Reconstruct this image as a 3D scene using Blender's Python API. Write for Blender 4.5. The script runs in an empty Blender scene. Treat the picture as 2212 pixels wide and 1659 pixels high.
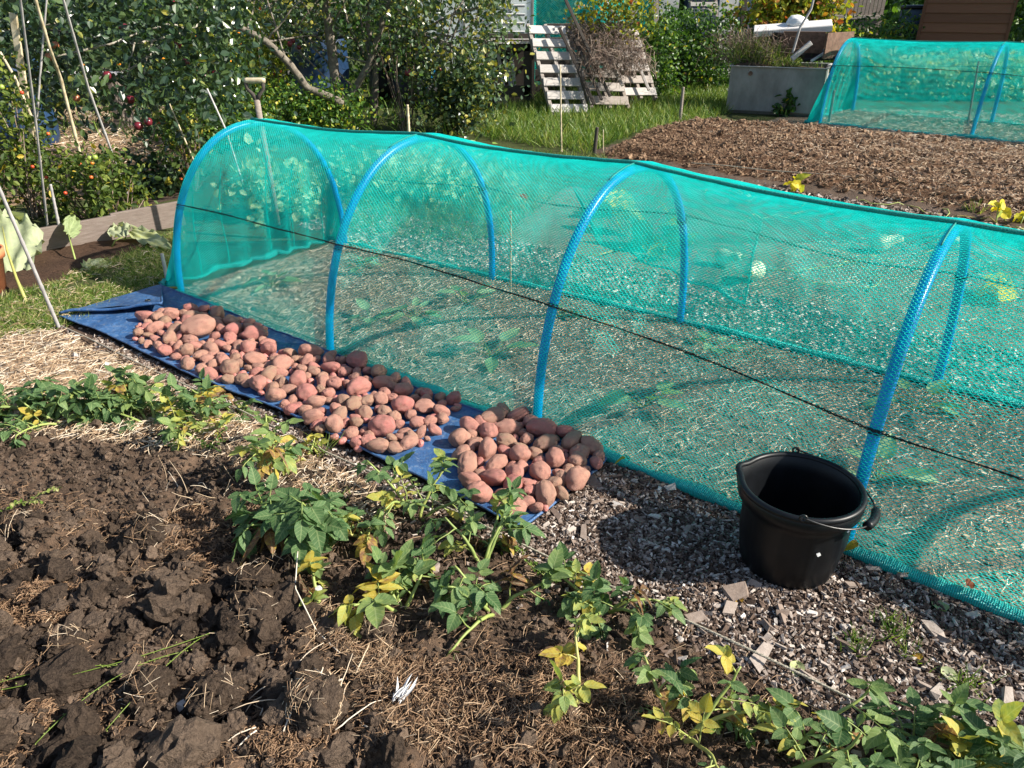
import bpy, bmesh, math
import numpy as np
from mathutils import Vector, Matrix, noise as mn

# ------------------------------------------------------------------ camera, light, exposure
scn = bpy.context.scene
CAMH, PITCH, FPX = 1.5, math.radians(27.3), 1620.0      # FPX: focal length for a picture 2212 wide
cam = bpy.data.objects.new('camera', bpy.data.cameras.new('camera'))
scn.collection.objects.link(cam); scn.camera = cam
cam.location = (0, 0, CAMH); cam.rotation_euler = (math.pi/2 - PITCH, 0, 0)
cam.data.sensor_width = 36; cam.data.lens = FPX/2212*36
cam.data.clip_start = .05; cam.data.clip_end = 600
SAZ, SEL = math.radians(102), math.radians(35)
w = bpy.data.worlds.new("World"); scn.world = w; w.use_nodes = True
sky = w.node_tree.nodes.new('ShaderNodeTexSky'); sky.sky_type = 'NISHITA'; sky.sun_disc = False
sky.sun_elevation = SEL; sky.sun_rotation = SAZ
bg = w.node_tree.nodes['Background']; bg.inputs[1].default_value = .085
w.node_tree.links.new(sky.outputs[0], bg.inputs[0])
sl = bpy.data.lights.new('sun', 'SUN'); sl.energy = 5.0; sl.angle = math.radians(.5); sl.color = (1, .93, .82)
so = bpy.data.objects.new('sun', sl); scn.collection.objects.link(so)
sd = Vector((math.sin(SAZ)*math.cos(SEL), math.cos(SAZ)*math.cos(SEL), math.sin(SEL)))
so.rotation_euler = sd.to_track_quat('Z', 'Y').to_euler(); so.location = sd*20
scn.view_settings.view_transform = 'Standard'; scn.view_settings.look = 'None'
scn.view_settings.gamma = 1; scn.view_settings.exposure = 1.0
scn.cycles.transparent_max_bounces = 12
scn.cycles.max_bounces = 6

rng = np.random.default_rng(11)
A = np.array
# ------------------------------------------------------------------ survey: photograph point -> place
_f = A([0, math.cos(PITCH), -math.sin(PITCH)]); _u = A([0, math.sin(PITCH), math.cos(PITCH)])
def ray(px, py): return _f + A([1., 0, 0])*(px-1106)/FPX + _u*(829.5-py)/FPX
def G(px, py, z=0.):
    d = ray(px, py); t = (z-CAMH)/d[2]; return d*t + A([0, 0, CAMH])
def P(px, py, y):
    d = ray(px, py); return d*(y/d[1]) + A([0, 0, CAMH])
def nrm(v):
    v = np.asarray(v, float); return v/np.maximum(np.linalg.norm(v, axis=-1, keepdims=True), 1e-9)

# ------------------------------------------------------------------ noise
def _h(ix, iy, s):
    n = (ix.astype(np.int64)*374761393 + iy.astype(np.int64)*668265263 + s*974634777) & 0xffffffff
    n = ((n ^ (n >> 13))*1274126177) & 0xffffffff
    return ((n ^ (n >> 16)) & 0xffff)/65535.
def vn(x, y, s=0):
    x = np.asarray(x, float); y = np.asarray(y, float)
    ix = np.floor(x); iy = np.floor(y); fx = x-ix; fy = y-iy
    fx = fx*fx*(3-2*fx); fy = fy*fy*(3-2*fy)
    a = _h(ix, iy, s); b = _h(ix+1, iy, s); c = _h(ix, iy+1, s); d = _h(ix+1, iy+1, s)
    return (a*(1-fx)+b*fx)*(1-fy) + (c*(1-fx)+d*fx)*fy
def fbm(x, y, s=0, o=4):
    r = 0; a = .5
    for k in range(o): r = r + a*vn(x*2**k+k*7.3, y*2**k+k*3.1, s+k); a *= .5
    return r
def lumps(x, y, cell, s, rmin=.25, rmax=.75, dens=1.):
    out = np.zeros_like(x); gx = np.floor(x/cell); gy = np.floor(y/cell)
    for dx in (-1, 0, 1):
        for dy in (-1, 0, 1):
            cx = gx+dx; cy = gy+dy
            px = (cx+_h(cx, cy, s))*cell; py = (cy+_h(cx, cy, s+1))*cell
            r = (rmin+(rmax-rmin)*_h(cx, cy, s+2)**2)*cell; on = _h(cx, cy, s+3) < dens
            d2 = (x-px)**2+(y-py)**2
            out = np.maximum(out, np.where(on, np.sqrt(np.maximum(r*r-d2, 0)), 0))
    return out
def inpoly(x, y, poly):
    poly = np.asarray(poly); c = np.zeros(np.shape(x), bool); j = len(poly)-1
    for i in range(len(poly)):
        xi, yi = poly[i][:2]; xj, yj = poly[j][:2]
        c ^= ((yi > y) != (yj > y)) & (x < (xj-xi)*(y-yi)/(yj-yi+1e-12)+xi); j = i
    return c
def gp(*pts): return A([G(*p)[:2] for p in pts])

# ------------------------------------------------------------------ mesh builder
class MB:
    def __init__(s): s.V = []; s.Q = []; s.T = []; s.vq = []; s.vt = []; s.n = 0; s.lp = []; s.mq = []; s.mt = []
    def add(s, V, F, v=.5, lp=None, mi=0):
        V = np.asarray(V, float).reshape(-1, 3); F = np.asarray(F, int)
        s.V.append(V); s.lp.append(np.zeros_like(V) if lp is None else lp)
        v = np.broadcast_to(np.asarray(v, float), (len(F),))
        (s.Q if F.shape[1] == 4 else s.T).append(F+s.n); (s.vq if F.shape[1] == 4 else s.vt).append(v)
        (s.mq if F.shape[1] == 4 else s.mt).append(np.full(len(F), mi)); s.n += len(V); return s
    def more(s, F, v=.5, mi=0):      # extra faces on the verts of the last add
        F = np.asarray(F, int); b = s.n-len(s.V[-1]); v = np.broadcast_to(np.asarray(v, float), (len(F),))
        (s.Q if F.shape[1] == 4 else s.T).append(F+b); (s.vq if F.shape[1] == 4 else s.vt).append(v)
        (s.mq if F.shape[1] == 4 else s.mt).append(np.full(len(F), mi)); return s
    def mesh(s, name, mats, smooth=False, col=None, lp=False):
        me = bpy.data.meshes.new(name); V = np.concatenate(s.V)
        Q = np.concatenate(s.Q) if s.Q else np.zeros((0, 4), int); T = np.concatenate(s.T) if s.T else np.zeros((0, 3), int)
        me.vertices.add(len(V)); me.vertices.foreach_set('co', V.astype(np.float32).ravel())
        nl = Q.size+T.size; me.loops.add(nl); me.polygons.add(len(Q)+len(T))
        me.loops.foreach_set('vertex_index', np.concatenate([Q.ravel(), T.ravel()]).astype(np.int32))
        st = np.concatenate([np.arange(len(Q))*4, Q.size+np.arange(len(T))*3]).astype(np.int32)
        me.polygons.foreach_set('loop_start', st)
        me.polygons.foreach_set('material_index', np.concatenate(s.mq+s.mt).astype(np.int32))
        me.update(calc_edges=True)
        me.polygons.foreach_set('use_smooth', np.full(len(Q)+len(T), smooth))
        at = me.attributes.new('v', 'FLOAT', 'FACE'); at.data.foreach_set('value', np.concatenate(s.vq+s.vt).astype(np.float32))
        if lp:
            at = me.attributes.new('lp', 'FLOAT_VECTOR', 'POINT'); at.data.foreach_set('vector', np.concatenate(s.lp).astype(np.float32).ravel())
        if col is not None:
            at = me.attributes.new('Col', 'FLOAT_COLOR', 'POINT')
            c = np.concatenate([col, np.ones((len(col), 1))], 1); at.data.foreach_set('color', c.astype(np.float32).ravel())
        for m in (mats if isinstance(mats, (list, tuple)) else [mats]): me.materials.append(m)
        return me
    def build(s, name, mats, parent=None, smooth=False, col=None, lp=False):
        return link(name, s.mesh(name, mats, smooth, col, lp), parent)
def link(name, me, parent=None):
    o = bpy.data.objects.new(name, me); scn.collection.objects.link(o)
    if parent is not None: o.parent = parent; o.matrix_parent_inverse = Matrix.Translation(-parent.location)
    return o
def tag(o, label=None, cat=None, group=None, kind=None):
    if label: o['label'] = label
    if cat: o['category'] = cat
    if group: o['group'] = group
    if kind: o['kind'] = kind
    return o
def empty(name, loc, label, cat, group=None):
    o = bpy.data.objects.new(name, None); scn.collection.objects.link(o); o.location = [float(c) for c in loc]
    o.empty_display_size = .1; return tag(o, label, cat, group)
def frames(X, Z):
    X = nrm(X); Y = nrm(np.cross(Z, X)); return X, Y, np.cross(X, Y)
def inst(mb, T, F, pos, X, Z, S, v, mi=0):
    """N copies of a template: T (k,3), F (m,q), pos/X/Z (N,3), S (N,3)"""
    pos = np.asarray(pos, float).reshape(-1, 3); N = len(pos); X = np.broadcast_to(X, (N, 3)); Z = np.broadcast_to(Z, (N, 3))
    X, Y, Z = frames(X, Z); S = np.broadcast_to(S, (N, 3)); T = np.asarray(T, float)
    t = T[None]*S[:, None, :]
    V = pos[:, None]+t[..., :1]*X[:, None]+t[..., 1:2]*Y[:, None]+t[..., 2:]*Z[:, None]
    off = (np.arange(N)*len(T))[:, None, None]; v = np.broadcast_to(v, (N,))
    lp = np.tile(T, (N, 1)); first = True
    for f in (F if isinstance(F, list) else [F]):
        f = np.asarray(f, int); ff = (f[None]+off).reshape(-1, f.shape[1])
        if first: mb.add(V.reshape(-1, 3), ff, np.repeat(v, len(f)), lp, mi); first = False
        else: mb.more(ff, np.repeat(v, len(f)), mi)
def tube(mb, pts, r, n=8, v=.5, caps=True, mi=0, ell=1.):
    pts = np.asarray(pts, float); K = len(pts); r = np.broadcast_to(np.asarray(r, float), (K,))
    t = nrm(np.gradient(pts, axis=0)); up = A([0, 0, 1.]) if abs(t[0][2]) < .9 else A([1., 0, 0])
    a = nrm(np.cross(t[0], up)); Ns = []
    for k in range(K):
        a = nrm(a-t[k]*(a@t[k])); Ns.append(a)
    Ns = A(Ns); Bs = np.cross(t, Ns); th = np.arange(n)*2*math.pi/n
    V = pts[:, None]+r[:, None, None]*(np.cos(th)[None, :, None]*Ns[:, None]+ell*np.sin(th)[None, :, None]*Bs[:, None])
    i = np.arange(K-1)[:, None]*n; j = np.arange(n)[None]; j2 = (j+1) % n
    F = np.stack([i+j, i+j2, i+n+j2, i+n+j], -1).reshape(-1, 4)
    lp = np.zeros((K*n, 3)); L = np.concatenate([[0], np.cumsum(np.linalg.norm(np.diff(pts, axis=0), axis=1))])
    lp[:, 0] = np.repeat(L, n); lp[:, 1] = np.tile(th, K)
    mb.add(V.reshape(-1, 3), F, v, lp, mi)
    if caps:
        c = [(0, k+1, k) for k in range(1, n-1)]+[((K-1)*n, (K-1)*n+k, (K-1)*n+k+1) for k in range(1, n-1)]
        mb.more(c, v, mi)
def box(mb, c, s, X=(1, 0, 0), Z=(0, 0, 1), v=.5, bev=.0, mi=0):
    """box centre c, full size s along X, Y, Z"""
    h = A(s, float)/2; b = min(bev, h.min()*.9) if bev else 0
    T = []; 
    if not b:
        T = A([[x, y, z] for x in (-1, 1) for y in (-1, 1) for z in (-1, 1)])*h
        F = [(0, 1, 3, 2), (4, 6, 7, 5), (0, 4, 5, 1), (2, 3, 7, 6), (0, 2, 6, 4), (1, 5, 7, 3)]
        inst(mb, T, A(F), [c], A(X, float), A(Z, float), 1., v, mi); return
    R = [(-1, -1), (1, -1), (1, 1), (-1, 1)]
    for zz, k in ((-h[2], b), (-h[2]+b, 0), (h[2]-b, 0), (h[2], b)):
        for sx, sy in R:
            if k: T += [[sx*(h[0]-b), sy*(h[1]-b), zz]]
            else: T += [[sx*h[0], sy*h[1], zz]]
    F = [(3, 2, 1, 0), (12, 13, 14, 15)]
    for l in range(3):
        for q in range(4): F.append((l*4+q, l*4+(q+1) % 4, l*4+4+(q+1) % 4, l*4+4+q))
    inst(mb, A(T), A(F), [c], A(X, float), A(Z, float), 1., v, mi)
def beam(mb, a, b, w, d, up=(0, 0, 1), v=.5, bev=.004, mi=0):
    a = A(a, float); b = A(b, float); L = np.linalg.norm(b-a)
    box(mb, (a+b)/2, (L, w, d), b-a, up, v, bev, mi)
def grid(mb, Pts, v=.5, mi=0, lp=None):
    a, b = Pts.shape[:2]; i = np.arange(a-1)[:, None]*b; j = np.arange(b-1)[None]
    F = np.stack([i+j, i+b+j, i+b+j+1, i+j+1], -1).reshape(-1, 4); mb.add(Pts.reshape(-1, 3), F, v, lp, mi)
def lathe(mb, prof, n, c=(0, 0, 0), v=.5, mi=0):
    th = np.arange(n)*2*math.pi/n; pr = A(prof, float)
    V = np.stack([pr[:, None, 0]*np.cos(th), pr[:, None, 0]*np.sin(th), np.broadcast_to(pr[:, None, 1], (len(pr), n))], -1)+A(c)
    i = np.arange(len(pr)-1)[:, None]*n; j = np.arange(n)[None]; j2 = (j+1) % n
    mb.add(V.reshape(-1, 3), np.stack([i+j, i+j2, i+n+j2, i+n+j], -1).reshape(-1, 4), v, None, mi)

# ------------------------------------------------------------------ materials
def nd(nt, t, **k):
    n = nt.nodes.new(t)
    for a, b in k.items(): setattr(n, a, b)
    return n
def newmat(name):
    m = bpy.data.materials.new(name); m.use_nodes = True; nt = m.node_tree; return m, nt, nt.nodes['Principled BSDF'], nt.nodes['Material Output']
def ramp(nt, stops, fac=None):
    r = nd(nt, 'ShaderNodeValToRGB'); e = r.color_ramp.elements
    while len(e) < len(stops): e.new(.5)
    for q, (p, c) in zip(e, stops): q.position = p; q.color = (*c, 1)
    if fac is not None: nt.links.new(fac, r.inputs[0])
    return r.outputs[0]
def noise(nt, scale, detail=4, rough=.6, vec=None, dist=0.):
    n = nd(nt, 'ShaderNodeTexNoise'); n.inputs['Scale'].default_value = scale; n.inputs['Detail'].default_value = detail
    n.inputs['Roughness'].default_value = rough; n.inputs['Distortion'].default_value = dist
    if vec is not None: nt.links.new(vec, n.inputs['Vector'])
    return n.outputs[0]
def mix(nt, a, b, f, mode='MIX'):
    m = nd(nt, 'ShaderNodeMix', data_type='RGBA', blend_type=mode)
    for s, x in ((0, f), (6, a), (7, b)):
        if isinstance(x, (int, float)): m.inputs[s].default_value = x
        elif isinstance(x, tuple): m.inputs[s].default_value = (*x, 1)
        else: nt.links.new(x, m.inputs[s])
    return m.outputs[2]
def math_(nt, op, a, b=0.):
    m = nd(nt, 'ShaderNodeMath', operation=op)
    for s, x in ((0, a), (1, b)):
        if isinstance(x, (int, float)): m.inputs[s].default_value = x
        else: nt.links.new(x, m.inputs[s])
    return m.outputs[0]
def bump(nt, b, h, strength=.4, dist=.01):
    n = nd(nt, 'ShaderNodeBump'); n.inputs['Strength'].default_value = strength; n.inputs['Distance'].default_value = dist
    nt.links.new(h, n.inputs['Height']); nt.links.new(n.outputs[0], b.inputs['Normal'])
def attr(nt, name, out='Fac'): a = nd(nt, 'ShaderNodeAttribute', attribute_name=name); return a.outputs[out]
def objco(nt): return nd(nt, 'ShaderNodeTexCoord').outputs['Object']
def strch(nt, vec, s):
    m = nd(nt, 'ShaderNodeMapping'); m.inputs['Scale'].default_value = s; nt.links.new(vec, m.inputs[0]); return m.outputs[0]
def vmat(name, stops, rough=.8, spec=.3, nscale=40, namt=.35, bumps=.3, bd=.004, sheen=0, metal=0, stretch=None):
    """colour by face value v (ramp) broken up by a noise"""
    m, nt, b, out = newmat(name); co = objco(nt)
    if stretch: co = strch(nt, co, stretch)
    n1 = noise(nt, nscale, 5, .65, co); v = attr(nt, 'v')
    f = math_(nt, 'ADD', v, math_(nt, 'MULTIPLY', math_(nt, 'SUBTRACT', n1, .5), namt))
    c = ramp(nt, stops, f); nt.links.new(c, b.inputs['Base Color'])
    b.inputs['Roughness'].default_value = rough; b.inputs['Specular IOR Level'].default_value = spec; b.inputs['Metallic'].default_value = metal
    if bumps: bump(nt, b, n1, bumps, bd)
    return m
def leafmat(name, stops, transl=.35, rough=.5, spec=.4, veins=False, namt=.25, nscale=30):
    m, nt, b, out = newmat(name); v = attr(nt, 'v'); n1 = noise(nt, nscale, 3, .6, objco(nt))
    f = math_(nt, 'ADD', v, math_(nt, 'MULTIPLY', math_(nt, 'SUBTRACT', n1, .5), namt)); c = ramp(nt, stops, f)
    if veins:
        sp = nd(nt, 'ShaderNodeSeparateXYZ'); nt.links.new(attr(nt, 'lp', 'Vector'), sp.inputs[0])
        ay = math_(nt, 'ABSOLUTE', sp.outputs[1])
        s = math_(nt, 'SINE', math_(nt, 'MULTIPLY', math_(nt, 'SUBTRACT', sp.outputs[0], math_(nt, 'MULTIPLY', ay, .8)), 36.))
        side = math_(nt, 'GREATER_THAN', s, .93); mid = math_(nt, 'LESS_THAN', ay, .022)
        vv = math_(nt, 'MAXIMUM', side, mid); c = mix(nt, c, mix(nt, c, (.55, .62, .3), .5), math_(nt, 'MULTIPLY', vv, .5))
        hh = math_(nt, 'ADD', math_(nt, 'MULTIPLY', s, -.15), n1); bump(nt, b, hh, .35, .0015)
    nt.links.new(c, b.inputs['Base Color']); b.inputs['Roughness'].default_value = rough; b.inputs['Specular IOR Level'].default_value = spec
    t = nd(nt, 'ShaderNodeBsdfTranslucent'); nt.links.new(mix(nt, c, (1.25, 1.25, .55), 1., 'MULTIPLY'), t.inputs[0])
    ms = nd(nt, 'ShaderNodeMixShader'); ms.inputs[0].default_value = transl
    nt.links.new(b.outputs[0], ms.inputs[1]); nt.links.new(t.outputs[0], ms.inputs[2]); nt.links.new(ms.outputs[0], out.inputs[0])
    return m
M = {}
# ground: colour of the surface by place, broken up by noise
m, nt, b, out = newmat('ground'); co = objco(nt)
n1 = noise(nt, 55, 6, .7, co); n2 = noise(nt, 400, 3, .6, co); n3 = noise(nt, 9, 4, .6, co)
c = mix(nt, attr(nt, 'Col', 'Color'), ramp(nt, [(.25, (.45, .42, .4)), (.5, (.95, .95, .95)), (.75, (1.5, 1.42, 1.3))], n1), .85, 'MULTIPLY')
c = mix(nt, c, ramp(nt, [(.3, (.6, .6, .6)), (.7, (1.3, 1.3, 1.3))], n2), .6, 'MULTIPLY')
c = mix(nt, c, ramp(nt, [(.35, (.7, .68, .66)), (.65, (1.25, 1.2, 1.15))], n3), .6, 'MULTIPLY')
nt.links.new(c, b.inputs['Base Color']); b.inputs['Roughness'].default_value = .95; b.inputs['Specular IOR Level'].default_value = .15
bump(nt, b, math_(nt, 'ADD', n1, math_(nt, 'MULTIPLY', n2, .35)), .9, .012); M['ground'] = m
M['clod'] = vmat('clod', [(0, (.02, .015, .012)), (.5, (.092, .066, .048)), (.85, (.165, .12, .088)), (1, (.2, .14, .1))], .97, .1, 110, .9, 1., .02)
M['chip'] = vmat('chip', [(0, (.04, .026, .019)), (.35, (.115, .078, .058)), (.62, (.26, .205, .17)), (.85, (.45, .39, .34)), (1, (.64, .59, .54))], .8, .2, 60, .35, .8, .003, stretch=(1, 1, 1))
M['straw'] = vmat('straw', [(0, (.10, .055, .03)), (.4, (.30, .19, .11)), (.7, (.5, .38, .25)), (1, (.72, .64, .52))], .7, .3, 90, .25, 0)
M['grass'] = leafmat('grass', [(0, (.03, .07, .012)), (.4, (.08, .16, .022)), (.75, (.20, .29, .05)), (1, (.42, .38, .17))], .35, .45, .4, namt=.15)
M['potleaf'] = leafmat('potleaf', [(0, (.06, .13, .045)), (.25, (.11, .195, .075)), (.5, (.20, .28, .085)), (.62, (.38, .40, .09)), (.8, (.50, .38, .06)), (.9, (.26, .13, .06)), (1, (.12, .07, .045))], .38, .6, .28, True, .42, 60)
M['stem'] = vmat('stem', [(0, (.10, .16, .04)), (.5, (.27, .33, .09)), (1, (.42, .33, .10))], .5, .4, 50, .5, .2)
M['apple_leaf'] = leafmat('apple_leaf', [(0, (.018, .042, .022)), (.5, (.045, .085, .04)), (.85, (.12, .18, .06)), (1, (.45, .38, .05))], .3, .28, .7, namt=.3)
M['bush_leaf'] = leafmat('bush_leaf', [(0, (.02, .055, .012)), (.5, (.06, .14, .025)), (.85, (.16, .28, .035)), (1, (.55, .46, .05))], .38, .42, .5, namt=.3)
M['tomato_leaf'] = leafmat('tomato_leaf', [(0, (.04, .075, .015)), (.5, (.10, .15, .03)), (.85, (.22, .26, .045)), (1, (.55, .40, .05))], .38, .55, .3, namt=.35)
M['vine_leaf'] = leafmat('vine_leaf', [(0, (.06, .10, .02)), (.4, (.2, .26, .03)), (.7, (.5, .42, .04)), (.9, (.42, .17, .04)), (1, (.3, .07, .03))], .42, .5, .3, namt=.3)
M['seedling'] = leafmat('seedling', [(0, (.16, .32, .13)), (1, (.40, .58, .34))], .35, .5, .4, True, .2)
M['rhubarb'] = leafmat('rhubarb', [(0, (.16, .24, .08)), (.6, (.30, .36, .18)), (.85, (.40, .44, .28)), (1, (.4, .42, .1))], .3, .55, .35, True, .3, 20)
M['squash_leaf'] = leafmat('squash_leaf', [(0, (.2, .3, .05)), (.5, (.65, .6, .05)), (1, (.8, .62, .05))], .4, .5, .3, True, .3, 20)
M['twig'] = vmat('twig', [(0, (.05, .03, .022)), (.5, (.16, .11, .085)), (1, (.35, .28, .22))], .8, .2, 60, .4, 0)
M['bark'] = vmat('bark', [(0, (.05, .04, .032)), (.5, (.14, .12, .095)), (.8, (.28, .25, .2)), (1, (.42, .4, .34))], .85, .2, 25, .9, .9, .01)
# netting
def netmat(name, c1, c2, transl=.35):
    m, nt, b, out = newmat(name); n = noise(nt, 14, 3, .6, objco(nt)); c = ramp(nt, [(.3, c1), (.7, c2)], n)
    nt.links.new(c, b.inputs['Base Color']); b.inputs['Roughness'].default_value = .38; b.inputs['Specular IOR Level'].default_value = .5
    t = nd(nt, 'ShaderNodeBsdfTranslucent'); nt.links.new(c, t.inputs[0]); ms = nd(nt, 'ShaderNodeMixShader'); ms.inputs[0].default_value = transl
    nt.links.new(b.outputs[0], ms.inputs[1]); nt.links.new(t.outputs[0], ms.inputs[2]); nt.links.new(ms.outputs[0], out.inputs[0]); return m
M['net'] = netmat('net', (.0, .74, .66), (.02, .9, .84), .55)
m, nt, b, out = newmat('net_bundle'); lpv = attr(nt, 'lp', 'Vector'); wv = nd(nt, 'ShaderNodeTexWave', wave_type='BANDS', bands_direction='X')
wv.inputs['Scale'].default_value = 55; wv.inputs['Distortion'].default_value = 4; wv.inputs['Detail'].default_value = 3; wv.inputs['Detail Scale'].default_value = 3
nt.links.new(strch(nt, lpv, (1, .02, 1)), wv.inputs[0])
n = noise(nt, 60, 4, .7, strch(nt, lpv, (.35, .16, 1))); f = math_(nt, 'ADD', math_(nt, 'MULTIPLY', wv.outputs[1], .45), math_(nt, 'MULTIPLY', n, .7))
nt.links.new(ramp(nt, [(.25, (.0, .15, .14)), (.5, (.0, .40, .35)), (.85, (.01, .62, .56))], f), b.inputs['Base Color'])
b.inputs['Roughness'].default_value = .42; bump(nt, b, f, .8, .006); M['bundle'] = m
def simple(name, col, rough=.5, spec=.5, nscale=20, var=.25, bs=.1, bd=.003, metal=0., stretch=None, c2=None):
    m, nt, b, out = newmat(name); co = objco(nt)
    if stretch: co = strch(nt, co, stretch)
    n = noise(nt, nscale, 5, .6, co); lo = tuple(x*(1-var) for x in col); hi = tuple(min(1, x*(1+var)) for x in (c2 or col))
    nt.links.new(ramp(nt, [(.3, lo), (.7, hi)], n), b.inputs['Base Color'])
    b.inputs['Roughness'].default_value = rough; b.inputs['Specular IOR Level'].default_value = spec; b.inputs['Metallic'].default_value = metal
    if bs: bump(nt, b, n, bs, bd)
    return m
M['pipe'] = simple('pipe', (.0, .27, .72), .32, .5, 12, .12, .03)
M['cord'] = simple('cord', (.012, .02, .018), .7, .3, 300, .4, .5)
M['ridge'] = simple('ridge', (.01, .20, .17), .6, .3, 250, .6, .7)
M['rope'] = simple('rope', (.36, .33, .26), .8, .2, 300, .5, .8, .003)
M['bamboo'] = simple('bamboo', (.44, .35, .2), .5, .4, 14, .35, .15, c2=(.55, .47, .33))
M['cane_grey'] = simple('cane_grey', (.38, .36, .35), .5, .4, 14, .3, .15)
M['wood'] = vmat('wood', [(0, (.075, .06, .05)), (.5, (.24, .2, .17)), (.8, (.45, .42, .39)), (1, (.68, .65, .62))], .8, .2, 5, .5, .6, .004, stretch=(3, 3, 18))
M['board'] = vmat('board', [(0, (.07, .05, .04)), (.5, (.17, .135, .115)), (1, (.33, .28, .25))], .8, .2, 6, .7, .6, .004, stretch=(2, 2, 22))
M['terracotta'] = simple('terracotta', (.55, .2, .09), .8, .2, 14, .2, .2)
M['black'] = simple('black', (.004, .005, .0065), .42, .3, 25, .3, .08)
M['steel'] = simple('steel', (.05, .05, .05), .35, .6, 60, .4, .1, metal=.8)
M['galv'] = vmat('galv', [(0, (.09, .085, .075)), (.5, (.24, .24, .225)), (1, (.42, .42, .4))], .62, .4, 2.5, 1.6, .2, .004, stretch=(1, 1, .5))
M['apple'] = vmat('apple', [(0, (.09, .01, .018)), (.6, (.2, .022, .035)), (1, (.4, .16, .07))], .28, .5, 18, .5, 0)
M['tomato'] = vmat('tomato', [(0, (.16, .3, .06)), (.4, (.3, .36, .06)), (.6, (.75, .22, .03)), (1, (.5, .04, .02))], .3, .5, 10, .1, 0)
M['flower'] = simple('flower', (.85, .26, .01), .7, .2, 10, .1, 0)
M['barrel'] = simple('barrel', (.012, .035, .085), .4, .5, 5, .4, .05)
M['shed'] = vmat('shed', [(0, (.12, .05, .028)), (1, (.24, .105, .06))], .75, .25, 3, .5, .3, .003, stretch=(1, 1, 12))
M['blueshed'] = simple('blueshed', (.055, .08, .12), .6, .3, 4, .3, .2, stretch=(8, 8, 1))
M['whitebd'] = simple('whitebd', (.5, .5, .49), .7, .3, 5, .25, .1)
M['rust'] = simple('rust', (.14, .085, .06), .8, .2, 20, .4, .3)
M['squash'] = simple('squash', (.6, .62, .4), .5, .4, 10, .2, .1)
M['darkwood'] = vmat('darkwood', [(0, (.02, .017, .015)), (.5, (.065, .055, .047)), (1, (.14, .12, .1))], .85, .2, 8, .5, .5, .004, stretch=(3, 3, 18))
M['feather'] = simple('feather', (.75, .75, .74), .8, .2, 50, .1, 0)
M['stone'] = vmat('stone', [(0, (.16, .11, .09)), (.5, (.3, .26, .23)), (1, (.5, .52, .5))], .7, .3, 40, .4, .4)
# tarpaulin: blue woven sheet with dusty wear
m, nt, b, out = newmat('tarp'); co = objco(nt); n1 = noise(nt, 5, 6, .65, co, 1.); n2 = noise(nt, 40, 4, .7, co)
c = ramp(nt, [(.3, (.018, .055, .15)), (.55, (.038, .11, .26)), (.75, (.10, .19, .35))], n1)
c = mix(nt, c, (.22, .26, .32), math_(nt, 'MULTIPLY', ramp(nt, [(.52, (0, 0, 0)), (.75, (1, 1, 1))], n2), .75))
nt.links.new(c, b.inputs['Base Color']); b.inputs['Roughness'].default_value = .42; b.inputs['Specular IOR Level'].default_value = .5
n3 = noise(nt, 14, 5, .7, co, 1.5); bump(nt, b, n3, .7, .015); M['tarp'] = m
# potato skin
m, nt, b, out = newmat('potato'); co = objco(nt); oi = nd(nt, 'ShaderNodeObjectInfo')
vadd = nd(nt, 'ShaderNodeVectorMath', operation='ADD'); nt.links.new(co, vadd.inputs[0])
cmb = nd(nt, 'ShaderNodeCombineXYZ'); nt.links.new(math_(nt, 'MULTIPLY', oi.outputs['Random'], 37.), cmb.inputs[0]); nt.links.new(cmb.outputs[0], vadd.inputs[1])
n1 = noise(nt, 2.2, 4, .6, vadd.outputs[0]); n2 = noise(nt, 22, 5, .7, vadd.outputs[0]); n4 = noise(nt, 90, 2, .6, vadd.outputs[0])
base = ramp(nt, [(0, (.45, .165, .145)), (.3, (.45, .20, .16)), (.7, (.42, .225, .165)), (1, (.32, .20, .135))], oi.outputs['Random'])
c = mix(nt, base, (.5, .175, .17), ramp(nt, [(.5, (0, 0, 0)), (.75, (.8, .8, .8))], n1))
c = mix(nt, c, (.20, .13, .08), ramp(nt, [(.46, (0, 0, 0)), (.66, (.85, .85, .85))], mix(nt, n2, n1, .45)))
c = mix(nt, c, (.10, .06, .04), ramp(nt, [(.66, (0, 0, 0)), (.72, (.7, .7, .7))], n4))
nt.links.new(c, b.inputs['Base Color']); b.inputs['Roughness'].default_value = .55; b.inputs['Specular IOR Level'].default_value = .35
b.inputs['Subsurface Weight'].default_value = .0; bump(nt, b, math_(nt, 'ADD', n2, math_(nt, 'MULTIPLY', n4, .4)), .45, .08); M['potato'] = m
M['potato_small'] = vmat('potato_small', [(.2, (.24, .13, .09)), (.45, (.40, .17, .14)), (.7, (.46, .16, .15))], .55, .35, 30, .9, .4, .004)
# glass
m, nt, b, out = newmat('glass'); b.inputs['Base Color'].default_value = (.75, .82, .8, 1); b.inputs['Roughness'].default_value = .25
tr = nd(nt, 'ShaderNodeBsdfTransparent'); ms = nd(nt, 'ShaderNodeMixShader'); n = noise(nt, 3, 4, .6, objco(nt))
nt.links.new(ramp(nt, [(.3, (.25, .25, .25)), (.7, (.6, .6, .6))], n), ms.inputs[0]); nt.links.new(tr.outputs[0], ms.inputs[1]); nt.links.new(b.outputs[0], ms.inputs[2]); nt.links.new(ms.outputs[0], out.inputs[0]); M['glass'] = m

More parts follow.
